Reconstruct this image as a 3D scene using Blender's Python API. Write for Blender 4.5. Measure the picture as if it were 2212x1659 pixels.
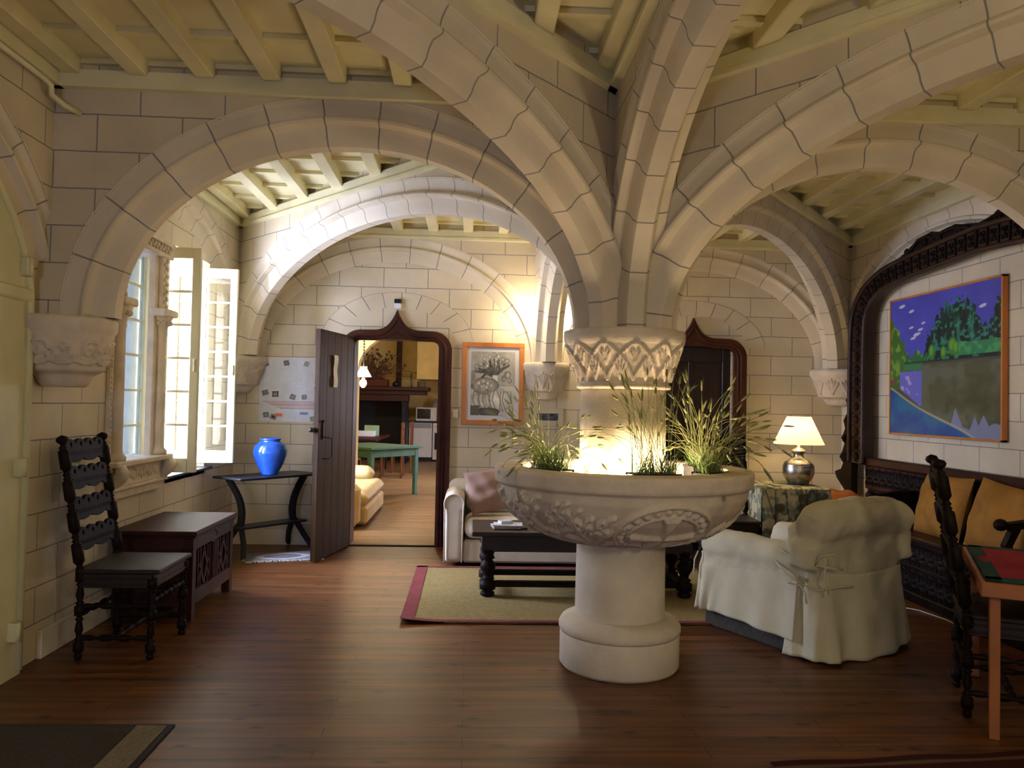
import bpy, math, random
import numpy as np
from mathutils import Vector, Matrix
random.seed(7)
PI = math.pi
SC = bpy.context.scene
for o in list(bpy.data.objects): bpy.data.objects.remove(o)
COL = SC.collection

# ---------------------------------------------------------------- camera, world, exposure
def make_camera():
    yaw, pit, roll = math.radians(3.06), math.radians(1.43), .021
    fw = Vector((math.sin(yaw)*math.cos(pit), math.cos(yaw)*math.cos(pit), math.sin(pit)))
    r0 = Vector((math.cos(yaw), -math.sin(yaw), 0)); u0 = r0.cross(fw)
    rt = r0*math.cos(roll)+u0*math.sin(roll); up = u0*math.cos(roll)-r0*math.sin(roll)
    cd = bpy.data.cameras.new('camera'); cd.sensor_width = 36; cd.lens = 1700/2212*36; cd.clip_start = .05
    c = bpy.data.objects.new('camera', cd); COL.objects.link(c)
    c.matrix_world = Matrix(((rt.x, up.x, -fw.x, 0), (rt.y, up.y, -fw.y, 0), (rt.z, up.z, -fw.z, 1.5), (0, 0, 0, 1)))
    SC.camera = c
make_camera()
W = bpy.data.worlds.new('sky'); SC.world = W; W.use_nodes = True
W.node_tree.nodes['Background'].inputs[0].default_value = (.60, .68, 1, 1)
W.node_tree.nodes['Background'].inputs[1].default_value = 56.0
_n = W.node_tree.nodes; _l = W.node_tree.links       # overcast sky, brighter towards the zenith than at the horizon
_tc = _n.new('ShaderNodeTexCoord'); _sx = _n.new('ShaderNodeSeparateXYZ'); _mr = _n.new('ShaderNodeMapRange')
_mr.inputs[1].default_value = 0.0; _mr.inputs[2].default_value = .6; _mr.inputs[3].default_value = 38; _mr.inputs[4].default_value = 105
_l.new(_tc.outputs['Generated'], _sx.inputs[0]); _l.new(_sx.outputs['Z'], _mr.inputs[0]); _l.new(_mr.outputs[0], _n['Background'].inputs[1])
vs = SC.view_settings; vs.view_transform = 'Standard'; vs.look = 'None'; vs.exposure = 0.0; vs.gamma = 1; vs.use_curve_mapping = False

def light(name, kind, loc, power, color, size=.05, rot=None, **kw):
    l = bpy.data.lights.new(name, kind); l.energy = power; l.color = color
    if kind == 'AREA':
        l.size = size
        if 'size_y' in kw: l.shape = 'RECTANGLE'; l.size_y = kw['size_y']
    else: l.shadow_soft_size = size
    if kind == 'SPOT': l.spot_size = kw.get('spot', 2.2); l.spot_blend = .6
    if kw.get('portal'): l.cycles.is_portal = True
    o = bpy.data.objects.new(name, l); COL.objects.link(o); o.location = loc
    if rot: o.rotation_euler = rot
    return o
WARM = (1, .77, .50)
CXc, CYc = .90, 4.58          # column axis
# daylight comes in from the world through the windows and an added front opening (portals guide the sampling)
light('portal_left_window', 'AREA', (-3.215, 6.44, 1.79), 1, (1, 1, 1), 1.9, (0, -PI/2, 0), size_y=1.9, portal=True)
light('portal_added_front_opening', 'AREA', (-1.05, -2.32, 1.6), 1, (1, 1, 1), .6, (PI/2, 0, 0), size_y=.6, portal=True)  # added opening behind the camera, lets in cool fill light
light('portal_kitchen_window', 'AREA', (1.82, 14.55, 1.65), 1, (1, 1, 1), 1.1, (0, PI/2, 0), size_y=1.1, portal=True)
# halogen lamps inside the stone bowl round the shaft
for k, a in enumerate((-90, -35, 200, 75, 140)):
    light('bowl_lamp', 'POINT', (CXc+.36*math.cos(math.radians(a)), CYc+.36*math.sin(math.radians(a)), 1.085), (18, 13, 13, 11, 11)[k], WARM, .035)
# warm fill light added behind the camera, standing in for unseen sources
light('added_fill_light', 'POINT', (2.1, .3, 2.1), 66, (1, .86, .60), .15)
# up-lighters on the rear wall capital
for s in (-1, 1):
    light('capital_lamp', 'POINT', (.80+s*.22, 8.02, 2.42), 16, (1, .80, .52), .04)
light('shade_lamp', 'POINT', (3.31, 7.75, 1.27), 13, (1, .72, .36), .04)
light('kitchen_lamp', 'POINT', (-1.41, 10.5, 1.80), 22, (1, .78, .45), .05)
light('kitchen_ceiling_lamp', 'POINT', (-1.2, 15.0, 3.0), 70, (1, .88, .66), .12)

# ---------------------------------------------------------------- materials
def lin(h):
    h = h.lstrip('#'); v = [int(h[i:i+2], 16)/255 for i in (0, 2, 4)]
    return tuple((x/12.92 if x <= .04045 else ((x+.055)/1.055)**2.4) for x in v)+(1,)
MAT = {}
def mat(name, color, rough=.6, var=.12, scale=6, bump=0, bscale=60, metal=0, spec=.4, stretch=None, dark=None):
    if name in MAT: return MAT[name]
    m = bpy.data.materials.new(name); m.use_nodes = True; n = m.node_tree.nodes; l = m.node_tree.links
    b = n['Principled BSDF']; b.inputs['Roughness'].default_value = rough; b.inputs['Metallic'].default_value = metal
    b.inputs['Specular IOR Level'].default_value = spec
    c = lin(color) if isinstance(color, str) else tuple(color)+(1,)
    tc = n.new('ShaderNodeTexCoord'); mp = n.new('ShaderNodeMapping'); l.new(tc.outputs['Object'], mp.inputs[0])
    if stretch: mp.inputs['Scale'].default_value = stretch
    nz = n.new('ShaderNodeTexNoise'); nz.inputs['Scale'].default_value = scale; nz.inputs['Detail'].default_value = 5
    l.new(mp.outputs[0], nz.inputs['Vector'])
    mr = n.new('ShaderNodeMapRange'); mr.inputs[1].default_value = .3; mr.inputs[2].default_value = .7
    l.new(nz.outputs[0], mr.inputs[0])
    mx = n.new('ShaderNodeMix'); mx.data_type = 'RGBA'
    d = lin(dark) if dark else tuple(x*(1-2*var) for x in c[:3])+(1,)
    e = tuple(min(1, x*(1+var)) for x in c[:3])+(1,)
    mx.inputs[6].default_value = d; mx.inputs[7].default_value = e
    l.new(mr.outputs[0], mx.inputs[0]); l.new(mx.outputs[2], b.inputs['Base Color'])
    if bump:
        n2 = n.new('ShaderNodeTexNoise'); n2.inputs['Scale'].default_value = bscale; l.new(mp.outputs[0], n2.inputs['Vector'])
        bp = n.new('ShaderNodeBump'); bp.inputs['Strength'].default_value = bump; bp.inputs['Distance'].default_value = .004
        l.new(n2.outputs[0], bp.inputs['Height']); l.new(bp.outputs[0], b.inputs['Normal'])
    MAT[name] = m; return m
def stone(name, color, bw=.46, rh=.207, off=.5, mort=.0042, mcol='#8b8680', uoff=0, voff=0, rough=.8):
    if name in MAT: return MAT[name]
    m = mat(name, color, rough, .07, 2.2, .5, 45, spec=.2); n = m.node_tree.nodes; l = m.node_tree.links
    b = n['Principled BSDF']; src = b.inputs['Base Color'].links[0].from_socket
    uv = n.new('ShaderNodeUVMap'); uv.uv_map = 'UV'
    mp = n.new('ShaderNodeMapping'); mp.inputs['Location'].default_value = (uoff, voff, 0); l.new(uv.outputs[0], mp.inputs[0])
    wob = n.new('ShaderNodeTexNoise'); wob.inputs['Scale'].default_value = 9; l.new(mp.outputs[0], wob.inputs['Vector'])
    vm = n.new('ShaderNodeVectorMath'); vm.operation = 'MULTIPLY_ADD'; vm.inputs[1].default_value = (.006, .006, 0)
    l.new(wob.outputs['Color'], vm.inputs[0]); l.new(mp.outputs[0], vm.inputs[2])
    br = n.new('ShaderNodeTexBrick'); br.inputs['Scale'].default_value = 1; br.inputs['Brick Width'].default_value = bw
    br.inputs['Row Height'].default_value = rh; br.offset = off; br.inputs['Mortar Size'].default_value = mort
    br.inputs['Mortar Smooth'].default_value = .3; br.inputs['Bias'].default_value = 0
    br.inputs['Color1'].default_value = (1, 1, 1, 1); br.inputs['Color2'].default_value = (.95, .94, .91, 1)
    l.new(vm.outputs[0], br.inputs['Vector'])
    m1 = n.new('ShaderNodeMix'); m1.data_type = 'RGBA'; m1.blend_type = 'MULTIPLY'; m1.inputs[0].default_value = 1
    l.new(src, m1.inputs[6]); l.new(br.outputs['Color'], m1.inputs[7])
    m2 = n.new('ShaderNodeMix'); m2.data_type = 'RGBA'; m2.inputs[7].default_value = lin(mcol)
    l.new(br.outputs['Fac'], m2.inputs[0]); l.new(m1.outputs[2], m2.inputs[6]); l.new(m2.outputs[2], b.inputs['Base Color'])
    return m
def planks(name, c1, c2, w=.105, ln=1.7, rough=.42):
    m = mat(name, c1, rough, .22, 3.0, .15, 30, spec=.3, stretch=(.35, 5, 1), dark=c2); n = m.node_tree.nodes; l = m.node_tree.links
    b = n['Principled BSDF']; src = b.inputs['Base Color'].links[0].from_socket
    tc = n.new('ShaderNodeTexCoord')
    br = n.new('ShaderNodeTexBrick'); br.inputs['Scale'].default_value = 1; br.inputs['Brick Width'].default_value = ln
    br.inputs['Row Height'].default_value = w; br.offset = .37; br.inputs['Mortar Size'].default_value = .0022; br.inputs['Mortar Smooth'].default_value = .2
    br.inputs['Color1'].default_value = (1, 1, 1, 1); br.inputs['Color2'].default_value = (.76, .74, .72, 1); br.inputs['Mortar'].default_value = (.12, .07, .05, 1)
    l.new(tc.outputs['Object'], br.inputs['Vector'])
    vo = n.new('ShaderNodeTexVoronoi'); vo.inputs['Scale'].default_value = 1; vo.voronoi_dimensions = '2D'
    mp = n.new('ShaderNodeMapping'); mp.inputs['Scale'].default_value = (2.0, 4.4, 1); l.new(tc.outputs['Object'], mp.inputs[0]); l.new(mp.outputs[0], vo.inputs['Vector'])
    kr = n.new('ShaderNodeMapRange'); kr.inputs[1].default_value = .02; kr.inputs[2].default_value = .10; kr.inputs[3].default_value = .22; kr.inputs[4].default_value = 1
    l.new(vo.outputs['Distance'], kr.inputs[0])
    m1 = n.new('ShaderNodeMix'); m1.data_type = 'RGBA'; m1.blend_type = 'MULTIPLY'; m1.inputs[0].default_value = 1
    l.new(src, m1.inputs[6]); l.new(br.outputs['Color'], m1.inputs[7])
    m2 = n.new('ShaderNodeMix'); m2.data_type = 'RGBA'; m2.blend_type = 'MULTIPLY'; m2.inputs[0].default_value = 1
    l.new(m1.outputs[2], m2.inputs[6]); l.new(kr.outputs[0], m2.inputs[7]); l.new(m2.outputs[2], b.inputs['Base Color'])
    return m
def colmat(name, rough=.7, spec=.3):
    m = bpy.data.materials.new(name); m.use_nodes = True; n = m.node_tree.nodes; l = m.node_tree.links
    a = n.new('ShaderNodeVertexColor'); a.layer_name = 'Col'; b = n['Principled BSDF']; l.new(a.outputs[0], b.inputs['Base Color'])
    b.inputs['Roughness'].default_value = rough; b.inputs['Specular IOR Level'].default_value = spec; MAT[name] = m; return m
def emit(name, color, strength, base='#ffffff', transl=0):
    m = bpy.data.materials.new(name); m.use_nodes = True; n = m.node_tree.nodes; b = n['Principled BSDF']
    b.inputs['Base Color'].default_value = lin(base); b.inputs['Emission Color'].default_value = lin(color); b.inputs['Emission Strength'].default_value = strength
    MAT[name] = m; return m
def glass(name, tint='#ffffff', refl=.12):
    m = bpy.data.materials.new(name); m.use_nodes = True; n = m.node_tree.nodes; l = m.node_tree.links; n.clear()
    o = n.new('ShaderNodeOutputMaterial'); t = n.new('ShaderNodeBsdfTransparent'); t.inputs[0].default_value = lin(tint)
    g = n.new('ShaderNodeBsdfGlossy'); g.inputs['Roughness'].default_value = .03; x = n.new('ShaderNodeMixShader'); x.inputs[0].default_value = refl
    l.new(t.outputs[0], x.inputs[1]); l.new(g.outputs[0], x.inputs[2]); l.new(x.outputs[0], o.inputs[0]); MAT[name] = m; return m

STN = '#d9ccb0'
wallm = stone('stone_wall', STN); ribm = stone('stone_rib', '#dccfb5', .285, 60, 0, .0045); spanm = stone('stone_spandrel', '#d6c8ab', .46, .207, .5, .0042, voff=.052)
plainstone = mat('plain_stone', '#dccfb4', .8, .07, 5, .6, 70, spec=.2)
carved = mat('carved_stone', '#dacbb2', .8, .08, 8, .5, 90, spec=.2)
cream = mat('cream_paint', '#e4dcb0', .45, .05, 4, .15, 30)
ceilm = mat('cream_ceiling', '#e2d8ab', .6, .06, 3, .2, 25)
doorcream = mat('door_cream_paint', '#d9d2a0', .45, .05, 4, .15, 30)
floorm = planks('floor_planks', '#764a26', '#472a12', rough=.40)
kfloor = planks('kitchen_planks', '#98764e', '#6e5232', .09, 1.1)
darkwood = mat('dark_oak', '#26160f', .5, .3, 5, .3, 40, stretch=(1, 1, .25))
blackwood = mat('black_turned_oak', '#1c110b', .55, .3, 6, .3, 50, spec=.12)
redwood = mat('red_brown_oak', '#3a1a0f', .45, .3, 5, .3, 40, stretch=(1, .25, 1), spec=.25)
doorwood = mat('door_oak', '#38230c', .5, .32, 4, .25, 30, stretch=(5, 5, .3), spec=.2)
framewood = mat('doorframe_oak', '#4a2415', .45, .25, 4, .25, 30, spec=.25)
iron = mat('black_iron', '#15171c', .4, .1, 9, 0)
pine = mat('orange_pine', '#c27a3c', .4, .15, 4, .1, 40, stretch=(1, 1, .3))
beech = mat('beech', '#a5673a', .4, .12, 4, .1, 40)
white = mat('white_enamel', '#e6e6ea', .3, .02)
paper = mat('paper', '#e9e6dc', .7, .03)
glassm = glass('window_glass')

# ---------------------------------------------------------------- mesh helpers
class M:
    def __init__(s): s.v = []; s.f = []; s.uv = []; s.mi = []; s.cur = 0; s.sm = []; s.smooth = False
    def add(s, vs_, fs, uvs=None):
        b = len(s.v); s.v += [tuple(v) for v in vs_]
        for i, f in enumerate(fs):
            s.f.append(tuple(b+j for j in f)); s.uv.append(uvs[i] if uvs else None); s.mi.append(s.cur); s.sm.append(s.smooth)
        return s
    def box(s, x0, y0, z0, x1, y1, z1, bev=0, xf=None):
        c = ((x0+x1)/2, (y0+y1)/2, (z0+z1)/2); h = (abs(x1-x0)/2, abs(y1-y0)/2, abs(z1-z0)/2)
        if bev <= 0:
            vs_ = [(c[0]+sx*h[0], c[1]+sy*h[1], c[2]+sz*h[2]) for sx in (-1, 1) for sy in (-1, 1) for sz in (-1, 1)]
            fs = [(0, 1, 3, 2), (4, 6, 7, 5), (0, 4, 5, 1), (2, 3, 7, 6), (0, 2, 6, 4), (1, 5, 7, 3)]
        else:
            b = min(bev, min(h)*.95); vs_ = []; idx = {}
            for sx in (-1, 1):
                for sy in (-1, 1):
                    for sz in (-1, 1):
                        for a in range(3):
                            p = [sx*h[0], sy*h[1], sz*h[2]]
                            for q in range(3):
                                if q != a: p[q] -= (sx, sy, sz)[q]*b
                            idx[(sx, sy, sz, a)] = len(vs_); vs_.append(tuple(c[q]+p[q] for q in range(3)))
            fs = []
            for a in range(3):
                q, r = [(1, 2), (2, 0), (0, 1)][a]
                for sg in (-1, 1):
                    lst = []
                    for (u, w) in ((-1, -1), (1, -1), (1, 1), (-1, 1)):
                        k = [0, 0, 0]; k[a] = sg; k[q] = u; k[r] = w; lst.append(idx[(k[0], k[1], k[2], a)])
                    fs.append(tuple(lst if sg > 0 else lst[::-1]))
            for a in range(3):
                q, r = [(1, 2), (2, 0), (0, 1)][a]
                for u in (-1, 1):
                    for w in (-1, 1):
                        k1 = [0, 0, 0]; k1[q] = u; k1[r] = w; k0 = k1[:]; k0[a] = -1; k1[a] = 1
                        fs.append((idx[(*k0, q)], idx[(*k1, q)], idx[(*k1, r)], idx[(*k0, r)]))
            for sx in (-1, 1):
                for sy in (-1, 1):
                    for sz in (-1, 1): fs.append(tuple(idx[(sx, sy, sz, a)] for a in range(3)))
        if xf: vs_ = [tuple(xf @ Vector(v)) for v in vs_]
        return s.add(vs_, fs)
    def lathe(s, prof, c=(0, 0, 0), seg=32, axis=None, a0=0, a1=2*PI, cap=True, flip=False):
        """prof: (r, z) list; axis: (p0, p1) to run along instead of z (z in 0..1 of that axis when given)"""
        full = abs(a1-a0-2*PI) < 1e-6; n = seg if full else seg+1; vs_ = []
        if axis:
            p0, p1 = Vector(axis[0]), Vector(axis[1]); d = p1-p0; L = d.length; d = d/L
            u = d.orthogonal().normalized() if abs(d.z) < .9 else Vector((1, 0, 0)); u = (u-d*u.dot(d)).normalized(); w = d.cross(u)
        for r, z in prof:
            for k in range(n):
                a = a0+(a1-a0)*k/seg
                if axis: vs_.append(tuple(p0+d*(z*L)+u*(r*math.cos(a))+w*(r*math.sin(a))))
                else: vs_.append((c[0]+r*math.cos(a), c[1]+r*math.sin(a), c[2]+z))
        fs = []
        for i in range(len(prof)-1):
            for k in range(seg if full else seg):
                k2 = (k+1) % n; fs.append((i*n+k, i*n+k2, (i+1)*n+k2, (i+1)*n+k))
        sm = s.smooth; s.smooth = True; b = len(s.v); s.add(vs_, fs); s.smooth = False
        if cap and full:
            m = len(prof)-1
            if prof[0][0] > 1e-4: s.f.append(tuple(b+k for k in range(n))[::-1]); s.uv.append(None); s.mi.append(s.cur); s.sm.append(False)
            if prof[-1][0] > 1e-4: s.f.append(tuple(b+m*n+k for k in range(n))); s.uv.append(None); s.mi.append(s.cur); s.sm.append(False)
        s.smooth = sm; return s
    def tube(s, pts, r, seg=8, closed=False):
        pts = [Vector(p) for p in pts]; n = len(pts); vs_ = []; u = None
        for i, p in enumerate(pts):
            t = (pts[(i+1) % n]-pts[i-1]) if (closed or 0 < i < n-1) else (pts[1]-pts[0] if i == 0 else pts[-1]-pts[-2])
            t.normalize()
            if u is None: u = t.orthogonal().normalized()
            u = (u-t*u.dot(t)).normalized(); w = t.cross(u); rr = r[i] if isinstance(r, (list, tuple)) else r
            for k in range(seg):
                a = 2*PI*k/seg; vs_.append(tuple(p+u*(rr*math.cos(a))+w*(rr*math.sin(a))))
        fs = [(i*seg+k, i*seg+(k+1) % seg, ((i+1) % n)*seg+(k+1) % seg, ((i+1) % n)*seg+k) for i in range(n if closed else n-1) for k in range(seg)]
        if not closed: fs += [tuple(range(seg))[::-1], tuple((n-1)*seg+k for k in range(seg))]
        sm = s.smooth; s.smooth = True; s.add(vs_, fs); s.smooth = sm; return s
    def bar(s, pts, w, h, nrm=(0, 0, 1)):
        """rectangular bar along pts; h along nrm, w across"""
        pts = [Vector(p) for p in pts]; nn = Vector(nrm); n = len(pts); vs_ = []
        for i, p in enumerate(pts):
            t = (pts[i+1]-pts[i-1]) if 0 < i < n-1 else (pts[1]-pts[0] if i == 0 else pts[-1]-pts[-2])
            t.normalize(); b = t.cross(nn).normalized(); c = b.cross(t).normalized()
            for (a, d) in ((-1, -1), (1, -1), (1, 1), (-1, 1)): vs_.append(tuple(p+b*(a*w/2)+c*(d*h/2)))
        fs = [(i*4+k, i*4+(k+1) % 4, (i+1)*4+(k+1) % 4, (i+1)*4+k) for i in range(n-1) for k in range(4)]
        fs += [(3, 2, 1, 0), tuple((n-1)*4+k for k in range(4))]
        return s.add(vs_, fs)
    def prism(s, poly, place, depth):
        """poly (u,w) outline; place(u,w,d)->xyz"""
        n = len(poly); vs_ = [place(u, w, 0) for u, w in poly]+[place(u, w, depth) for u, w in poly]
        fs = [tuple(range(n))[::-1], tuple(range(n, 2*n))]+[(k, (k+1) % n, n+(k+1) % n, n+k) for k in range(n)]
        return s.add(vs_, fs)
    def grid(s, nu, nv, fn, uv=None, closed=False):
        vs_ = [fn(i/nu, j/nv) for j in range(nv+1) for i in range(nu+1)]
        fs = [(j*(nu+1)+i, j*(nu+1)+i+1, (j+1)*(nu+1)+i+1, (j+1)*(nu+1)+i) for j in range(nv) for i in range(nu)]
        sm = s.smooth; s.smooth = True; s.add(vs_, fs); s.smooth = sm; return s
    def sph(s, c, r, seg=12, sq=(1, 1, 1)):
        rings = max(6, seg//2)
        sm = s.smooth; s.smooth = True
        vs_ = [(c[0]+r*sq[0]*math.sin(PI*j/rings)*math.cos(2*PI*k/seg), c[1]+r*sq[1]*math.sin(PI*j/rings)*math.sin(2*PI*k/seg), c[2]-r*sq[2]*math.cos(PI*j/rings)) for j in range(rings+1) for k in range(seg)]
        fs = [(j*seg+k, j*seg+(k+1) % seg, (j+1)*seg+(k+1) % seg, (j+1)*seg+k) for j in range(rings) for k in range(seg)]
        s.add(vs_, fs); s.smooth = sm; return s
    def ok(s, name, mats, parent=None, loc=None, rotz=None, weld=False):
        me = bpy.data.meshes.new(name); me.from_pydata(s.v, [], s.f)
        for m in (mats if isinstance(mats, (list, tuple)) else [mats]): me.materials.append(m)
        me.polygons.foreach_set('material_index', s.mi); me.polygons.foreach_set('use_smooth', s.sm)
        uvl = me.uv_layers.new(name='UV'); co = me.vertices
        for p, u in zip(me.polygons, s.uv):
            if u is None:
                n = p.normal; a = (abs(n.x), abs(n.y), abs(n.z)); q = a.index(max(a))
                for li in p.loop_indices:
                    v = co[me.loops[li].vertex_index].co
                    uvl.data[li].uv = (v.y, v.z) if q == 0 else ((v.x, v.z) if q == 1 else (v.x, v.y))
            else:
                for li, c in zip(p.loop_indices, u): uvl.data[li].uv = c
        me.validate(); me.update()
        o = bpy.data.objects.new(name, me); COL.objects.link(o)
        if parent: o.parent = parent
        if loc: o.location = loc
        if rotz is not None: o.rotation_euler = (0, 0, rotz)
        return o
def flat(loops, depth, bevel=0):
    """2D outlines with holes -> (verts, faces) of a solid of that depth, centred on w=0, in (u, w, d) coords"""
    cu = bpy.data.curves.new('tmp', 'CURVE'); cu.dimensions = '2D'; cu.fill_mode = 'BOTH'; cu.extrude = depth/2-bevel; cu.bevel_depth = bevel; cu.bevel_resolution = 1
    cu.offset = -bevel
    for lp in loops:
        sp = cu.splines.new('POLY'); sp.points.add(len(lp)-1); sp.use_cyclic_u = True
        for i, p in enumerate(lp): sp.points[i].co = (p[0], p[1], 0, 1)
    ob = bpy.data.objects.new('tmp', cu); me = ob.to_mesh()
    v = [tuple(x.co) for x in me.vertices]; f = [tuple(p.vertices) for p in me.polygons]
    ob.to_mesh_clear(); bpy.data.objects.remove(ob); bpy.data.curves.remove(cu); return v, f
def addflat(m, loops, depth, place, bevel=0):
    v, f = flat(loops, depth, bevel); return m.add([place(*p) for p in v], f)
def circ(cx, cy, r, n=12, ry=None): return [(cx+r*math.cos(2*PI*k/n), cy+(ry or r)*math.sin(2*PI*k/n)) for k in range(n)]
def thing(name, label, cat, loc=(0, 0, 0), rotz=0, group=None):
    o = bpy.data.objects.new(name, None); COL.objects.link(o); o.location = loc; o.rotation_euler = (0, 0, rotz); o.empty_display_size = .1
    o['label'] = label; o['category'] = cat
    if group: o['group'] = group
    return o
def tag(o, label, cat, group=None, kind=None):
    o['label'] = label; o['category'] = cat
    if group: o['group'] = group
    if kind: o['kind'] = kind
    return o
def struct(o): o['kind'] = 'structure'; return o
def setcol(o, cols):
    """cols: one rgb per vertex"""
    a = o.data.color_attributes.new('Col', 'FLOAT_COLOR', 'POINT'); arr = np.ones((len(o.data.vertices), 4), dtype=np.float32); arr[:, :3] = cols
    a.data.foreach_set('color', arr.ravel())
def seg_d(U, V, pts, closed=False):
    """distance field from points (U,V arrays) to a polyline"""
    d = np.full(U.shape, 9e9); P = list(pts)+([pts[0]] if closed else [])
    for (x0, y0), (x1, y1) in zip(P[:-1], P[1:]):
        dx, dy = x1-x0, y1-y0; L = dx*dx+dy*dy+1e-12; t = np.clip(((U-x0)*dx+(V-y0)*dy)/L, 0, 1)
        d = np.minimum(d, np.hypot(U-x0-t*dx, V-y0-t*dy))
    return d
def ridge(d, w): return np.clip((1-(d/w)**2)*1.8, 0, 1)

# ---------------------------------------------------------------- the room
XL, XR, YB, YF = -2.42, 4.0, 8.27, -2.0
ZC = 3.35
def wall_with_holes(name, a0, a1, z0, z1, holes, place, thick, m):
    """holes: (a0,a1,z0,z1); place(a, z, d)"""
    mm = M(); xs = sorted({a0, a1, *[h[0] for h in holes], *[h[1] for h in holes]}); zs = sorted({z0, z1, *[h[2] for h in holes], *[h[3] for h in holes]})
    def solid(x, z): return a0 < x < a1 and z0 < z < z1 and not any(h[0] < x < h[1] and h[2] < z < h[3] for h in holes)
    for i in range(len(xs)-1):
        for j in range(len(zs)-1):
            cx, cz = (xs[i]+xs[i+1])/2, (zs[j]+zs[j+1])/2
            if not solid(cx, cz): continue
            A, B, C, D = xs[i], xs[i+1], zs[j], zs[j+1]
            for d in (0, thick): mm.add([place(A, C, d), place(B, C, d), place(B, D, d), place(A, D, d)], [(0, 1, 2, 3)])
            for (sx, sz, q) in ((A, None, -1), (B, None, 1), (None, C, -1), (None, D, 1)):
                if sx is not None:
                    if not solid(sx+q*1e-4, cz): mm.add([place(sx, C, 0), place(sx, D, 0), place(sx, D, thick), place(sx, C, thick)], [(0, 1, 2, 3)])
                else:
                    if not solid(cx, sz+q*1e-4): mm.add([place(A, sz, 0), place(B, sz, 0), place(B, sz, thick), place(A, sz, thick)], [(0, 1, 2, 3)])
    return struct(mm.ok(name, m))
wall_with_holes('wall_back', XL-.4, XR+.4, 0, 3.6, [(-1.215, -.325, -.01, 2.16), (1.93, 2.79, -.01, 2.16)], lambda a, z, d: (a, YB+d, z), .28, wallm)
wall_with_holes('wall_left', YF-.3, YB, 0, 3.6, [(5.50, 7.38, .84, 2.73)], lambda a, z, d: (XL-d, a, z), .78, wallm)
wall_with_holes('wall_right', YF-.3, YB, 0, 3.6, [], lambda a, z, d: (XR+d, a, z), .3, wallm)
wall_with_holes('wall_front', XL, XR, 0, 3.6, [(-1.35, -.75, 1.3, 1.9)], lambda a, z, d: (a, YF-d, z), .3, wallm)  # the hole is added, to let fill light in behind the camera
struct(M().box(XL-.1, YF-.2, -.12, XR+.1, YB+.14, 0).ok('floor', floorm))
# ceiling: boards, battens between the joists, and the joists as parts
cb = M(); cb.box(XL-.3, YF-.3, ZC, XR+.3, YB+.2, ZC+.12)
y = YF
while y < YB:
    cb.box(XL, y, ZC-.028, XR, y+.045, ZC); y += .40
ceil = struct(cb.ok('ceiling', ceilm))
k = 0; x = -1.86-.362
while x < XR:
    M().box(x-.05, YF, 3.262, x+.05, YB, ZC+.01, .006).ok('joist', ceilm, ceil); x += .362
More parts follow.
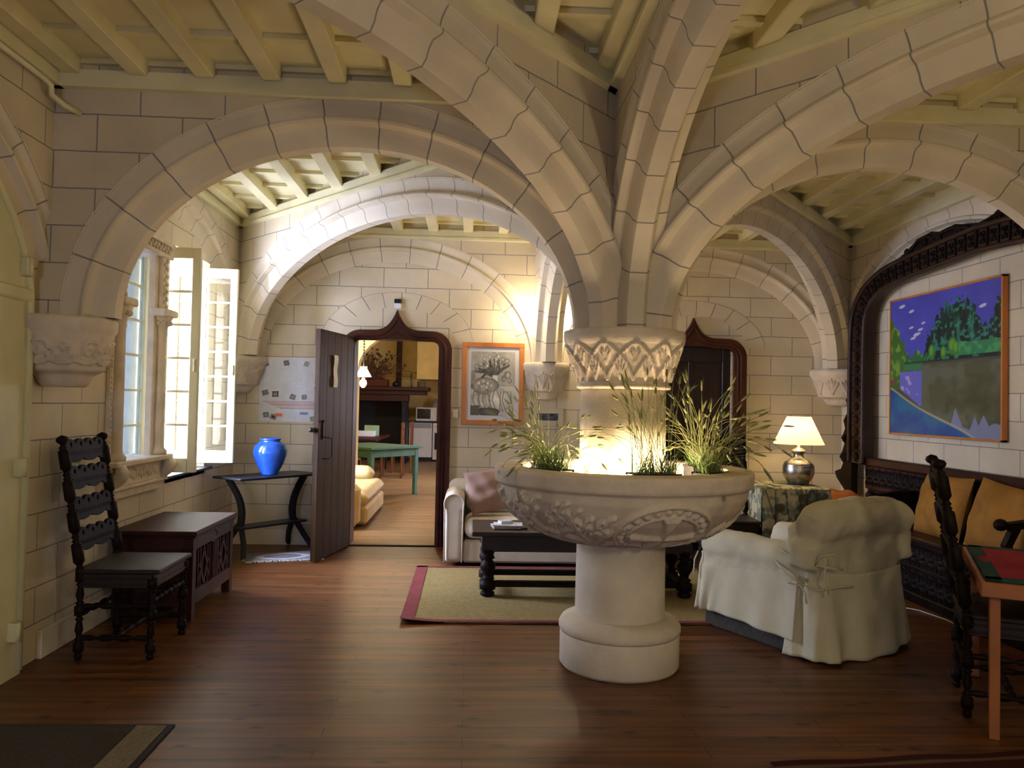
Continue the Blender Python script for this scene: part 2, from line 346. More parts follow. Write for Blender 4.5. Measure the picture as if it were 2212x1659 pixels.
# ribs
H_ = [(.045, 0), (.066, .033), (.073, .075), (.090, .108), (.116, .114), (.138, .121), (.143, .134), (.137, .147), (.117, .156), (.121, .19), (.134, .22), (.152, .25)]
NTRIM = [0]
def nt(): NTRIM[0] += 1; return 'trim_%d' % NTRIM[0]
def arch(A, B, fa, fb, side=None, half=False, rise=1.02, z0=1.935, name=None, Nn=44):
    """side: None for a free rib, else the unit vector into the room for a rib on a wall"""
    A = Vector((*A, 0)); B = Vector((*B, 0)); L = (B-A).length; d = (B-A)/L
    if half: c = L/2; a = L/2-fa; T = PI/2
    else: c = (fa+L-fb)/2; a = (L-fa-fb)/2; T = PI
    n = Vector((-d.y, d.x, 0))
    if side is not None:
        if n.dot(Vector((*side, 0))) < 0: n = -n
        prof = [(-.02, 0)]+[(max(o-.045, 0)*.95, r) for o, r in H_]; hs = .10
    else: prof = [(-o, r) for o, r in H_[::-1]]+H_; hs = .148
    pl = [0]
    for (o0, r0), (o1, r1) in zip(prof[:-1], prof[1:]): pl.append(pl[-1]+math.hypot(o1-o0, r1-r0))
    rows = []; al = 0; prev = None; ext = []
    for i in range(Nn+1):
        t = T*i/Nn; s = c-a*math.cos(t); z = z0+rise*math.sin(t)
        nx, nz = -math.cos(t)/a, math.sin(t)/rise; q = math.hypot(nx, nz); nx /= q; nz /= q
        if prev: al += math.hypot(s-prev[0], z-prev[1])
        prev = (s, z)
        rows.append((s, z, nx, nz, al)); ext.append((min(max(s+nx*.24, 0), L), z+nz*.24))
    tot = al; off = (math.ceil(tot/.285/2)*2+1)*.285/2-tot/2
    m = M(); m.smooth = False; P = len(prof); vs_ = []
    for (s, z, nx, nz, al) in rows:
        for (o, r) in prof: vs_.append(tuple(A+d*(s+nx*r)+n*o+Vector((0, 0, z+nz*r))))
    fs = []; uvs = []
    for i in range(Nn):
        for j in range(P-1):
            fs.append((i*P+j, i*P+j+1, (i+1)*P+j+1, (i+1)*P+j))
            u0, u1 = rows[i][4]+off, rows[i+1][4]+off; uvs.append([(u0, pl[j]+1), (u0, pl[j+1]+1), (u1, pl[j+1]+1), (u1, pl[j]+1)])
    m.smooth = True; m.add(vs_, fs, uvs); m.smooth = False
    # spandrel
    m.cur = 1; E_ = [(0, ext[0][1])]+ext+([] if half else [(L, ext[-1][1])])
    if half: E_.append((L+(A.y-YF-L if False else 0), E_[-1][1]))
    for o in ((hs,) if side is not None else (-hs, hs)):
        for (s0, q0), (s1, q1) in zip(E_[:-1], E_[1:]):
            if s1-s0 < 1e-6: continue
            vs2 = [tuple(A+d*s+n*o+Vector((0, 0, zz))) for s, zz in ((s0, q0), (s1, q1), (s1, ZC), (s0, ZC))]
            m.add(vs2, [(0, 1, 2, 3)], [[(s0, q0), (s1, q1), (s1, ZC), (s0, ZC)]])
    ob = struct(m.ok(name or nt(), [ribm, spanm])); ob.data.set_sharp_from_angle(angle=math.radians(24))
    # cornice boards
    t_ = M()
    for o in ((hs,) if side is not None else (-hs, hs)):
        sg = 1 if o > 0 else -1; Le = L
        for (dz0, dz1, th) in ((3.205, 3.285, .035), (3.185, 3.207, .05)):
            vs2 = [tuple(A+d*s+n*oo+Vector((0, 0, zz))) for s in (0, Le) for oo in (o, o+sg*th) for zz in (dz0, dz1)]
            t_.add(vs2, [(0, 1, 3, 2), (4, 6, 7, 5), (0, 4, 5, 1), (2, 3, 7, 6), (0, 2, 6, 4), (1, 5, 7, 3)])
    struct(t_.ok(nt(), cream))
    return ob
C0 = (CXc, CYc); YN = .90
arch(C0, (XL, CYc), .30, .415)                                   # towards the left wall
arch(C0, (XL, YB), .30, .36)                                    # back left corner
arch(C0, (.80, YB), .30, .30)                                   # back wall pier
arch(C0, (XR, YB), .30, .36)
arch(C0, (XR, CYc), .30, .29)
arch(C0, (XR, YN), .30, .36)
arch(C0, (XL, YN), .30, .36)
arch(C0, (CXc, YN), .30, .30, half=True)
# straight lintel carrying on over the camera
m = M(); m.box(CXc-.148, YF, 3.19, CXc+.148, (CYc+YN)/2+.02, ZC); m.box(CXc-.05, YF, 2.955, CXc+.05, (CYc+YN)/2, 3.2); struct(m.ok(nt(), plainstone))
arch((XL, YB), (.80, YB), .30, .28, side=(0, -1)); arch((.80, YB), (XR, YB), .28, .30, side=(0, -1))
arch((XL, CYc), (XL, YB), .30, .30, side=(1, 0)); arch((XR, CYc), (XR, YB), .30, .30, side=(-1, 0))
arch((XL, YN), (XL, CYc), .30, .20, side=(1, 0)); arch((XR, YN), (XR, CYc), .30, .30, side=(-1, 0))
# baseboards
struct(M().box(XL, YB-.03, 0, -1.35, YB, .16, .004).ok('baseboard_back', plainstone))
struct(M().box(XL, 4.62, 0, XL+.035, 8.24, .16, .004).ok('baseboard_left', plainstone))
# painted relieving arches over the two doors
def relief_arch(xc):
    m = M(); n = 30; R0x, R0z, w = .60, .36, .19; al = 0; vs_ = []; U = [0]
    pr = []
    for i in range(n+1):
        t = PI*(.02+.96*i/n); cx_, cz_ = -math.cos(t), math.sin(t)
        pr.append(((xc+cx_*R0x*1.0, 2.12+cz_*(R0z)), (xc+cx_*(R0x+w), 2.12+cz_*(R0z+w*.85))))
    for i in range(n): al += math.dist(pr[i][1], pr[i+1][1]); U.append(al)
    for a, b in pr: vs_ += [(a[0], YB-.003, a[1]), (b[0], YB-.003, b[1])]
    fs = [(2*i, 2*i+1, 2*i+3, 2*i+2) for i in range(n)]
    uv = [[(U[i], .004), (U[i], .196), (U[i+1], .196), (U[i+1], .004)] for i in range(n)]
    m.add(vs_, fs, uv); struct(m.ok(nt(), stone('stone_arch_ring', STN, .21, .2, 0, .0055)))
relief_arch(-.77); relief_arch(2.36)
# ---------------------------------------------------------------- central column with bowl
def col_part(name, prof, m, parent, seg=64): return M().lathe(prof, (CXc, CYc, 0), seg).ok(name, m, parent)
col = thing('stone_column', 'central round stone column with a carved bowl halfway up, carrying the white ribs', 'column', (0, 0, 0))
col_part('plinth', [(.33, 0), (.345, .02), (.345, .195), (.342, .20)], plainstone, col)
col_part('torus', [(.342, .20), (.352, .215), (.352, .24), (.335, .268), (.30, .285), (.262, .292)], plainstone, col)
col_part('lower_shaft', [(.262, .285), (.260, .30), (.256, .775)], plainstone, col)
col_part('upper_shaft', [(.25, 1.05), (.247, 1.60)], plainstone, col)
# bowl with relief
PB = [(.25, .742), (.33, .750), (.42, .768), (.50, .797), (.575, .838), (.635, .887), (.680, .941), (.708, .995), (.716, 1.045), (.722, 1.052), (.742, 1.056), (.745, 1.135), (.738, 1.145), (.60, 1.148), (.585, 1.135), (.575, 1.06), (.26, 1.045)]
def bowl():
    s = [0]
    for a, b in zip(PB[:-1], PB[1:]): s.append(s[-1]+math.dist(a, b))
    s = np.array(s); PR = np.array([p[0] for p in PB]); PZ = np.array([p[1] for p in PB]); s_rel = s[8]; NT = 720
    sv = np.concatenate([np.linspace(0, s_rel, 76), np.linspace(s_rel, s[-1], 40)[1:]])
    r = np.interp(sv, s, PR); z = np.interp(sv, s, PZ)
    th = np.linspace(0, 2*PI, NT, endpoint=False)
    U = (th[None, :]+np.zeros((len(sv), 1))); thc = math.radians(-90+11)       # medallion faces the camera, a little right
    X = ((U-thc+PI) % (2*PI)-PI)*.62; Vv = (sv[:, None]+0*U)
    vc = s_rel*.53; h = np.zeros_like(U)
    def pt(du, v): return (du, v)
    # medallion
    rr = np.hypot(X/1.15, Vv-vc); R1 = s_rel*.40
    h = np.maximum(h, .9*ridge(rr-R1, .013)); h = np.maximum(h, .55*ridge(rr-R1*.74, .010))
    ang = np.arctan2(Vv-vc, X); h = np.maximum(h, .7*ridge(rr-R1*.87, .018)*(.5+.5*np.cos(ang*26)))
    for k in range(4):
        a = k*PI/2; dx, dy = math.cos(a), math.sin(a); al_ = (X/1.15)*dx+(Vv-vc)*dy; ac = np.abs(-(X/1.15)*dy+(Vv-vc)*dx)
        w = .014+.028*np.clip(al_/(R1*.7), 0, 1)**2; h = np.maximum(h, np.where((al_ > -.01) & (al_ < R1*.70), .95*np.clip((w-ac)/.008, 0, 1), 0))
    def palm(x0, v0, sc, mirror=1, tilt=0):
        nonlocal h
        for k, a in enumerate(np.linspace(-75, 75, 7)):
            a = math.radians(a+tilt); pts = []
            for q in range(9):
                t = q/8; ll = sc*(1-.25*abs(k-3)/3); bend = (k-3)/3*.9*t*t
                pts.append((x0+mirror*ll*t*math.sin(a+bend), v0+ll*t*math.cos(a+bend)*1.0))
            m_ = (np.abs(X-x0) < sc*1.4); dd = seg_d(X[m_], Vv[m_], pts); tmp = h[m_]; h[m_] = np.maximum(tmp, .95*ridge(dd, .017)-.3*ridge(dd, .005)); 
    for x0, tl in ((-.42, -10), (-.74, 0), (-1.05, 0), (.86, 0), (1.2, 0), (1.55, 0)): palm(x0, s_rel*.18, s_rel*.66, 1, tl)
    rnd = random.Random(3)
    def vine(x0, x1, v0, v1, n):
        nonlocal h
        pts = [(x0+(x1-x0)*t/24, v0+(v1-v0)*t/24+.045*math.sin(t/24*n*PI)) for t in range(25)]
        h = np.maximum(h, .8*ridge(seg_d(X, Vv, pts), .008))
        for t in range(1, 24, 2):
            px, pv = pts[t]; sg = 1 if (t//2) % 2 else -1
            lf = [(px, pv), (px+.02, pv+sg*.035), (px+.045, pv+sg*.05)]; h = np.maximum(h, .8*ridge(seg_d(X, Vv, lf), .014))
            if t % 4 == 1:
                q = np.hypot(X-px-.01, Vv-pv-sg*.062); aa = np.arctan2(Vv-pv-sg*.062, X-px-.01); h = np.maximum(h, ridge(q, .032+.006*np.cos(5*aa))*(.75+.25*np.cos(5*aa)))
    vine(.30, .80, s_rel*.50, s_rel*.72, 3); vine(.32, .62, s_rel*.30, s_rel*.30, 2); vine(-.62, -.30, s_rel*.78, s_rel*.74, 2); vine(-1.15, -.66, s_rel*.86, s_rel*.84, 3); vine(.85, 1.9, s_rel*.85, s_rel*.85, 6)
    mask = np.clip(sv/ (s_rel*.06), 0, 1)*np.clip((s_rel-sv)/(s_rel*.05), 0, 1)
    h = h*mask[:, None]; nr = np.gradient(z, sv); nz = -np.gradient(r, sv)
    RR = r[:, None]+.024*h*nr[:, None]; ZZ = z[:, None]+.024*h*nz[:, None]
    m = M(); m.smooth = True
    vs_ = np.stack([CXc+RR*np.cos(U), CYc+RR*np.sin(U), ZZ], -1).reshape(-1, 3).tolist()
    n = len(sv); fs = [(j*NT+i, j*NT+(i+1) % NT, (j+1)*NT+(i+1) % NT, (j+1)*NT+i) for j in range(n-1) for i in range(NT)]
    m.add(vs_, fs); return m.ok('carved_bowl', carved, col)
bowl()
def capital():
    PC = [(.25, 1.595), (.272, 1.60), (.276, 1.615), (.262, 1.628), (.262, 1.64), (.268, 1.66), (.285, 1.72), (.31, 1.79), (.335, 1.845), (.345, 1.855), (.352, 1.865), (.355, 1.925), (.350, 1.935), (.1, 1.936)]
    s = [0]
    for a, b in zip(PC[:-1], PC[1:]): s.append(s[-1]+math.dist(a, b))
    s = np.array(s); sv = np.concatenate([np.linspace(0, s[4], 10), np.linspace(s[4], s[9], 52)[1:], np.linspace(s[9], s[-1], 14)[1:]])
    r = np.interp(sv, s, [p[0] for p in PC]); z = np.interp(sv, s, [p[1] for p in PC]); NT = 600; th = np.linspace(0, 2*PI, NT, endpoint=False)
    U = th[None, :]+0*sv[:, None]; V = (sv-s[4])[:, None]/(s[9]-s[4])+0*U; N = 12; P = 2*PI/N; h = np.zeros_like(U)
    for off, ph in ((0, 0),):
        u = (U/P) % 1
        for sg in (1, -1):
            for c0 in (-1, 0, 1):
                # crossing stems forming pointed arches
                f = c0+.5+sg*(.5-1.0*np.clip(V, 0, 1)**1.5)*.98; d = np.abs(u-f)*.16; h = np.maximum(h, .9*ridge(d, .010)-.35*ridge(d, .003))
        for c0, v0, sc in ((0, .42, .42), (1, .42, .42), (.5, .04, .62)):
            for k, a in enumerate((-1, -.5, 0, .5, 1)):
                pts = [(c0+.30*sc*a*t/4*1.2, v0+sc*(1-.3*abs(a))*t/4) for t in range(5)]
                d = seg_d(u, V*1.0, pts); h = np.maximum(h, ridge(d, .036)-.4*ridge(d, .010))
        for c0 in (0, 1): h = np.maximum(h, ridge(np.hypot((u-c0)*1.0, (V-.93)*1.3), .11))
    h *= ((V > 0) & (V < 1)); nr = np.gradient(z, sv); nz = -np.gradient(r, sv)
    RR = r[:, None]+.016*h*nr[:, None]; ZZ = z[:, None]+.016*h*nz[:, None]
    m = M(); m.smooth = True; m.add(np.stack([CXc+RR*np.cos(U), CYc+RR*np.sin(U), ZZ], -1).reshape(-1, 3).tolist(),
        [(j*NT+i, j*NT+(i+1) % NT, (j+1)*NT+(i+1) % NT, (j+1)*NT+i) for j in range(len(sv)-1) for i in range(NT)])
    m.ok('leaf_capital', carved, col)
capital()

# corbels
def corbel(cx, cy, a0, a1, label, R=.33, pat='scroll', sc=1.0):
    """part-round bracket on a wall; a0..a1 the angles it shows"""
    PC = [(.10, -.42), (.14, -.425), (.17, -.40), (.20, -.35), (.235, -.335), (.255, -.325), (.262, -.30), (.275, -.25), (.305, -.15), (.325, -.10), (.335, -.095), (.345, -.088), (.35, -.012), (.345, 0), (.0, .0)]
    PC = [(r*R/.35, z*sc) for r, z in PC]
    s = [0]
    for a, b in zip(PC[:-1], PC[1:]): s.append(s[-1]+math.dist(a, b))
    s = np.array(s); sv = np.concatenate([np.linspace(0, s[6], 20), np.linspace(s[6], s[9], 34)[1:], np.linspace(s[9], s[-1], 14)[1:]])
    r = np.interp(sv, s, [p[0] for p in PC]); z = np.interp(sv, s, [p[1] for p in PC]); NT = 150; th = np.linspace(a0, a1, NT+1)
    U = th[None, :]*.30+0*sv[:, None]; V = (sv-s[6])[:, None]+0*U; hh = s[9]-s[6]; h = np.zeros_like(U)
    n = max(2, int(round((a1-a0)*.30/.17)))
    for k in range(n):
        uc = (a0+(a1-a0)*(k+.5)/n)*.30; vc = hh*.5
        if pat == 'scroll':
            pts = [(uc+(.068-.0105*t/2)*math.cos(t*.55+k*PI)*1.1, vc+(.068-.0105*t/2)*math.sin(t*.55+k*PI)) for t in range(13)]
            pts2 = [(uc-.12, vc-.03), (uc-.09, vc-.06), (uc-.03, vc-.075), (uc+.04, vc-.07), (uc+.10, vc-.04)]
            for p in (pts, pts2): d = seg_d(U, V, p); h = np.maximum(h, ridge(d, .015)-.3*ridge(d, .004))
        else:
            for a in (-1, -.5, 0, .5, 1):
                d = seg_d(U, V, [(uc+.06*a*t/4, .01+hh*.85*(1-.25*abs(a))*t/4) for t in range(5)]); h = np.maximum(h, .7*ridge(d, .012)-.3*ridge(d, .004))
    h *= ((V > 0) & (V < hh)); nr = np.gradient(z, sv); nz = -np.gradient(r, sv)
    RR = r[:, None]+.020*h*nr[:, None]; ZZ = 1.932+z[:, None]+.020*h*nz[:, None]
    m = M(); m.smooth = True; m.add(np.stack([cx+RR*np.cos(th)[None, :], cy+RR*np.sin(th)[None, :], ZZ], -1).reshape(-1, 3).tolist(),
        [(j*(NT+1)+i, j*(NT+1)+i+1, (j+1)*(NT+1)+i+1, (j+1)*(NT+1)+i) for j in range(len(sv)-1) for i in range(NT)])
    tag(m.ok('stone_corbel', carved), label, 'corbel', 'carved corbels carrying the ribs')
corbel(XL+.13, CYc, -PI, PI, 'large scroll-carved stone corbel on the left wall between cream door and window', .265, sc=.92)
corbel(XL, YB, -PI/2, 0, 'small corner corbel beside the poster, half hidden behind the open casement', .33, 'leaf', .9)
corbel(.80, YB, -PI, 0, 'leaf-carved stone corbel on the back wall right of the framed drawing', .25, 'leaf', .9)
corbel(XR, YB, PI, 1.5*PI, 'pale corner corbel above the lit table lamp, beside the carved bench', .36, 'leaf', .9)

# ---------------------------------------------------------------- doors
def ogee(xc, half, ztop, zs, r, grow=0, n=8, peak=.24, zb=0):
    """door-frame outline: jambs, rounded shoulders and an ogee point"""
    h = half+grow; rr = r+grow*.8; zt = zs+grow; p = [(xc-h, zb), (xc-h, zt-rr)]
    for k in range(1, n+1): a = PI-PI/2*k/n; p.append((xc-h+rr+rr*math.cos(a), zt-rr+rr*math.sin(a)))
    if peak:
        w = .24
        for k in range(1, 10):
            t = k/10; p.append((xc-w+w*t, zt+.02*math.sin(t*PI*.5)+peak*(t**3.2)))
        p.append((xc, zt+.02+peak))
        for k in range(9, 0, -1):
            t = k/10; p.append((xc+w-w*t, zt+.02*math.sin(t*PI*.5)+peak*(t**3.2)))
    for k in range(0, n): a = PI/2-PI/2*k/n; p.append((xc+h-rr+rr*math.cos(a), zt-rr+rr*math.sin(a)))
    p += [(xc+h, zt-rr), (xc+h, zb)]; return p
def door_frame(xc, num):
    m = M(); pl = lambda u, w, d: (u, YB-.03+d, w)
    inner = ogee(xc, .445, 0, 2.155, .10, 0, peak=0)
    addflat(m, [ogee(xc, .575, 0, 2.235, .20, 0, peak=.20), inner], .07, pl, .006)
    for g, yy in ((-.022, -.052), (-.060, -.068), (-.095, -.060)):
        o_ = ogee(xc, .575, 0, 2.235, .20, g, peak=.17 if g > -.08 else .06); m.tube([(u, YB+yy, max(w, .01)) for u, w in o_], .014, 6)
    # reveal inside the wall
    m.box(xc-.50, YB+.005, 0, xc-.44, YB+.29, 2.2); m.box(xc+.44, YB+.005, 0, xc+.50, YB+.29, 2.2); m.box(xc-.45, YB+.005, 2.15, xc+.45, YB+.29, 2.21)
    o = m.ok('door_%d' % num, framewood); struct(o); return o
d2 = door_frame(-.77, 2); d3 = door_frame(2.36, 3)
def plank_leaf(name, w, h, th, par, mtl, loc, rz, n=5):
    m = M()
    for k in range(n): m.box(k*w/n+.001, -th/2, .012, (k+1)*w/n-.001, th/2, h, .003)
    m.box(.03, -th/2+.006, .02, w-.03, th/2-.006, h-.01)
    return m.ok(name, mtl, par, loc, rz)
lf = plank_leaf('door_leaf', .86, 2.155, .05, d2, doorwood, (-1.225, 8.18, 0), math.atan2(-.93, -.20))
# handle and keyhole plate on the side facing the room, latch at the free edge
hm = M(); hm.tube([(.76, .03, 1.16), (.76, .045, 1.15), (.74, .075, 1.145), (.67, .08, 1.14), (.66, .08, 1.02), (.66, .08, .96), (.74, .075, .95), (.77, .03, .95)], .006, 6)
hm.box(.755, .025, 1.13, .77, .034, 1.30); hm.sph((.763, .034, 1.30), .012, 8); hm.ok('door_handle', iron, lf)
M().box(.84, -.05, 1.20, .90, .0, 1.24, .004).sph((.90, -.03, 1.22), .022, 8).ok('latch', iron, lf)
pm = M(); pm.grid(2, 8, lambda u, v: (.46+.10*u, .038+.005*math.sin(v*9), 1.62+.31*v)); nt_ = pm.ok('paper_note', paper)
nt_.parent = None; nt_.matrix_world = Matrix.Translation((-1.225, 8.18, 0)) @ Matrix.Rotation(math.atan2(-.93, -.20), 4, 'Z')
tag(nt_, 'long narrow white paper note pinned to the open wooden door', 'note')
# closed door 3
m = M(); m.box(1.915, YB+.06, 0, 2.805, YB+.11, 2.155)
for (a, b, c, d) in ((1.93, 2.02, 0, 2.15), (2.70, 2.79, 0, 2.15), (2.02, 2.70, 1.98, 2.15), (2.02, 2.70, .0, .2), (2.02, 2.70, 1.02, 1.14), (2.33, 2.39, .2, 2.0)): m.box(a, YB+.035, c, b, YB+.06, d, .006)
m.ok('door_leaf', mat('dark_door_oak', '#2a1810', .4, .3, 4, .2, 30, stretch=(4, 4, .3)), d3)
hk = M().tube([(2.76, 8.30, 1.05), (2.76, 8.24, 1.05), (2.70, 8.235, 1.05)], .008, 6); hk.ok('door_handle', iron, d3)
# door 1: cream arched door in the left wall
d1c = (CYc+YN)/2+.05; ax_ = (CYc-YN)/2-.25
def arch_poly(ins, z0=.03):
    a = ax_-ins; return [(d1c-a, z0), (d1c-a, 1.93)]+[(d1c-a*math.cos(PI*k/24), 1.935+(1.02-ins)*math.sin(PI*k/24)) for k in range(1, 24)]+[(d1c+a, 1.93), (d1c+a, z0)]
m = M(); addflat(m, [arch_poly(-.01, 0)], .05, lambda u, w, d: (XL+.02+d, u, w))
m.tube([(XL+.05, u, w) for u, w in arch_poly(.02)], .022, 8)
for hf in (0, 1):
    sgn = 1 if hf else -1
    for (zz0, zz1) in ((.22, .60), (.70, 1.16), (1.24, 1.56), (1.64, 1.95)):
        for q in (0, 1):
            y0 = d1c+sgn*(.10+q*.56); y1 = d1c+sgn*(.10+q*.56+.46)
            ya, yb = min(y0, y1), max(y0, y1); X_ = XL+.045
            for fr in ((ya, zz0, yb, zz0+.03), (ya, zz1-.03, yb, zz1), (ya, zz0, ya+.03, zz1), (yb-.03, zz0, yb, zz1)): m.box(X_, fr[0], fr[1], X_+.018, fr[2], fr[3], .005)
            m.box(X_, ya+.07, zz0+.07, X_+.012, yb-.07, zz1-.07, .008)
    m.bar([(XL+.052, d1c+sgn*(.70), 1.18), (XL+.052, d1c+sgn*1.10, 1.52)], .03, .02, (1, 0, 0))
m.box(XL+.045, d1c-ax_+.02, 1.99, XL+.072, d1c+ax_-.02, 2.06, .01)
struct(m.ok('door_1', doorcream)); d1 = bpy.data.objects['door_1']
for z_ in (2.12, 1.06, .20):
    M().box(XL+.04, CYc-.32, z_, XL+.085, CYc-.27, z_+.10, .006).lathe([(.016, 0), (.016, .10)], (XL+.085, CYc-.30, z_), 10).ok('hinge', doorcream, d1)

# ---------------------------------------------------------------- window in the left wall
w1 = M()
w1.box(XL-.78, 5.50, .80, XL-.0, 7.40, .845, .004)
win = struct(w1.ok('window_1', plainstone))
sl = M(); sl.box(XL-.70, 6.31, .845, XL+.06, 7.44, .868, .004); sl.ok('slate_sill', mat('slate', '#23252c', .35, .1), win)
m = M(); xo = XL-.72
for yy in (5.50, 7.34): m.box(xo-.04, yy, .84, xo+.03, yy+.04, 2.73, .01)
m.box(xo-.04, 6.12, .84, xo+.03, 6.26, 2.73, .01)
m.box(xo-.04, 5.5, 2.68, xo+.03, 7.38, 2.73); m.ok('outer_frame', cream, win)
def casement(y0, ang, w=.585, rows=6, colsN=2, x0=XL-.31, gm=None, st=.065):
    root = M(); h = 1.775; z0 = .905; t = .045
    root.box(0, -t/2, z0, st, t/2, z0+h, .004); root.box(w-st, -t/2, z0, w, t/2, z0+h, .004); root.box(st, -t/2, z0, w-st, t/2, z0+.11); root.box(st, -t/2, z0+h-.085, w-st, t/2, z0+h)
    ih = h-.195
    for k in range(1, rows): root.box(st, -.010, z0+.11+ih*k/rows-.009, w-st, .010, z0+.11+ih*k/rows+.009)
    for k in range(1, colsN): root.box(st+(w-2*st)*k/colsN-.009, -.010, z0+.1, st+(w-2*st)*k/colsN+.009, .010, z0+h-.08)
    c = root.ok('casement', cream, win, (x0, y0, 0), ang)
    M().box(st, -.002, z0+.1, w-st, .002, z0+h-.08).ok('pane', gm or glassm, c)
    M().box(w-.03, -.04, 1.70, w-.015, -.022, 1.80, .003).ok('catch', cream, c)
casement(6.345, 0.0, x0=XL-.245, w=.52); casement(5.56, PI/2, .72, 6, 1, XL-.10, glass('reflecting_glass', '#8f9aa6', .40), .12)
M().box(XL-.50, 6.58, .84, XL-.31, 6.72, 2.73, .01).ok('sky_block', plainstone, win)  # stone block added behind the near casement to hide the bright sky
casement(7.325, math.radians(1.5), .585, 7)
# carved surround of the near light: jambs with small columns, lintel, scrolled ledge
Y0, Y1 = 5.36, 6.30; xf = XL+.085; xi = XL-.13
sr = thing('carved_window_surround', 'carved pale stone window surround with two small columns and a scrolled ledge', 'window surround', (0, 0, 0))
lm = M(); lm.box(xi, Y0+.02, 2.565, xf-.01, Y1, 2.60, .006); lm.box(xi, Y0+.04, 2.60, xf-.03, Y1-.01, 2.66, .004); lm.box(xi, Y0, 2.66, xf, Y1+.01, 2.69, .006)
for k in range(30):
    yy = Y0+.06+.03*k
    if yy < Y1-.02: lm.sph((xf-.022, yy, 2.63+.012*(-1)**k), .017, 8, (.7, 1, 1))
lm.ok('lintel', carved, sr)
for ya, yb in ((Y0, Y0+.20), (Y1-.25, Y1)):
    yc = (ya+yb)/2
    j = M(); j.box(XL+.001 if ya < 5.5 else XL-.02, ya+.015, 1.05, XL+.03, yb-.01, 2.58, .004)
    for k in range(40): j.sph((XL+.032, (yb-.03 if ya > 5.5 else ya+.03), 1.12+.036*k), .014, 8, (.7, 1, 1))
    for k in range(13): j.sph((xf-.018, yc+.02*(-1)**k, 2.19+.029*k), .018, 8, (.7, 1, 1))
    j.box(XL+.02, yc-.05, 2.17, xf-.022, yc+.05, 2.57, .004); j.ok('jamb', carved, sr)
    j = M(); j.lathe([(.066, 1.055), (.07, 1.08), (.05, 1.105), (.044, 1.12), (.041, 1.96), (.048, 1.975), (.044, 1.99), (.05, 2.03), (.07, 2.075), (.088, 2.11)], (XL+.04, yc, 0), 16)
    j.box(XL+.0, ya-.005, 2.11, xf+.04, yb-.005, 2.165, .010)
    for k in range(6): a = -PI/2+k*PI/5; j.sph((XL+.04+.064*math.cos(a), yc+.064*math.sin(a), 2.06), .02, 8)
    j.ok('small_column', carved, sr)
lg = M(); lg.box(xi, Y0-.02, 1.015, xf+.03, Y1+.01, 1.055, .008); lg.box(xi, Y0, .88, xf-.03, Y1, 1.02); lg.box(XL-.1, Y0, .80, xf-.03, Y1, .86); lg.box(XL, Y0, .855, xf-.0, Y1, .88, .006)
for k in range(17):
    yy = Y0+.12+.042*k; lg.sph((xf-.03, yy, .95+.014*math.sin(k*1.9)), .026, 8, (.5, .8, 1.3))
for yc in (Y0+.05, Y1-.05):
    lg.tube([(xf+.01, yc, 1.02), (xf+.03, yc, .98), (xf+.01, yc, .94), (xf-.02, yc, .90), (xf-.05, yc, .84)], [.035, .05, .045, .03, .012], 10)
lg.ok('ledge', carved, sr)
# pipe in the upper left corner
tag(M().tube([(XL+.14, 3.2, 3.165), (XL+.14, 4.24, 3.165), (XL+.15, 4.29, 3.15), (XL+.15, 4.30, 3.10), (XL+.20, 4.34, 3.06), (XL+.24, 4.43, 3.05)], .016, 8).ok('pipe', cream), 'thin cream pipe bending down under the ceiling by the cream door', 'pipe')
# ---------------------------------------------------------------- turned chairs
def turned(m, p0, p1, R, L=None, seg=12):
    """baluster leg with square blocks between turnings"""
    p0, p1 = Vector(p0), Vector(p1); pr = []
    base = [(.55, 0), (.75, .02), (.75, .05), (.5, .07), (1, .09), (1.0, .19), (.55, .20), (.85, .225), (.55, .25), (.5, .27), (.8, .33), (.62, .40), (.5, .43), (.85, .45), (.5, .47), (.55, .49), (1, .50), (1, .60), (.55, .61), (.85, .635), (.5, .66), (.8, .72), (.62, .79), (.5, .82), (.8, .85), (.5, .87), (1, .88), (1, 1)]
    return m.lathe([(R*r, t) for r, t in base], seg=seg, axis=(p0, p1))
def spindle(m, p0, p1, R, n=5):
    pr = [(R*.8, 0)]
    for k in range(n):
        t = (k+.5)/n; w = .45/n; big = 1.0+.35*(1-abs(2*t-1)); pr += [(R*.62, t-w), (R*big, t-w*.35), (R*big, t+w*.35), (R*.62, t+w)]
    pr.append((R*.8, 1)); return m.lathe(pr, seg=10, axis=(p0, p1))
def slat_loops(w, h):
    n = 44; top = [(-w/2+w*i/n, h*.30+h*.22*abs(math.sin(PI*4*i/n))**.6) for i in range(n+1)]
    bot = [(w/2-w*i/n, -h*.40-h*.16*abs(math.cos(PI*2.5*i/n))**.8) for i in range(n+1)]
    holes = [circ(-w/2+w*(k+.5)/4, h*.27, .011, 8, .014) for k in range(4)]
    return [top+bot]+holes
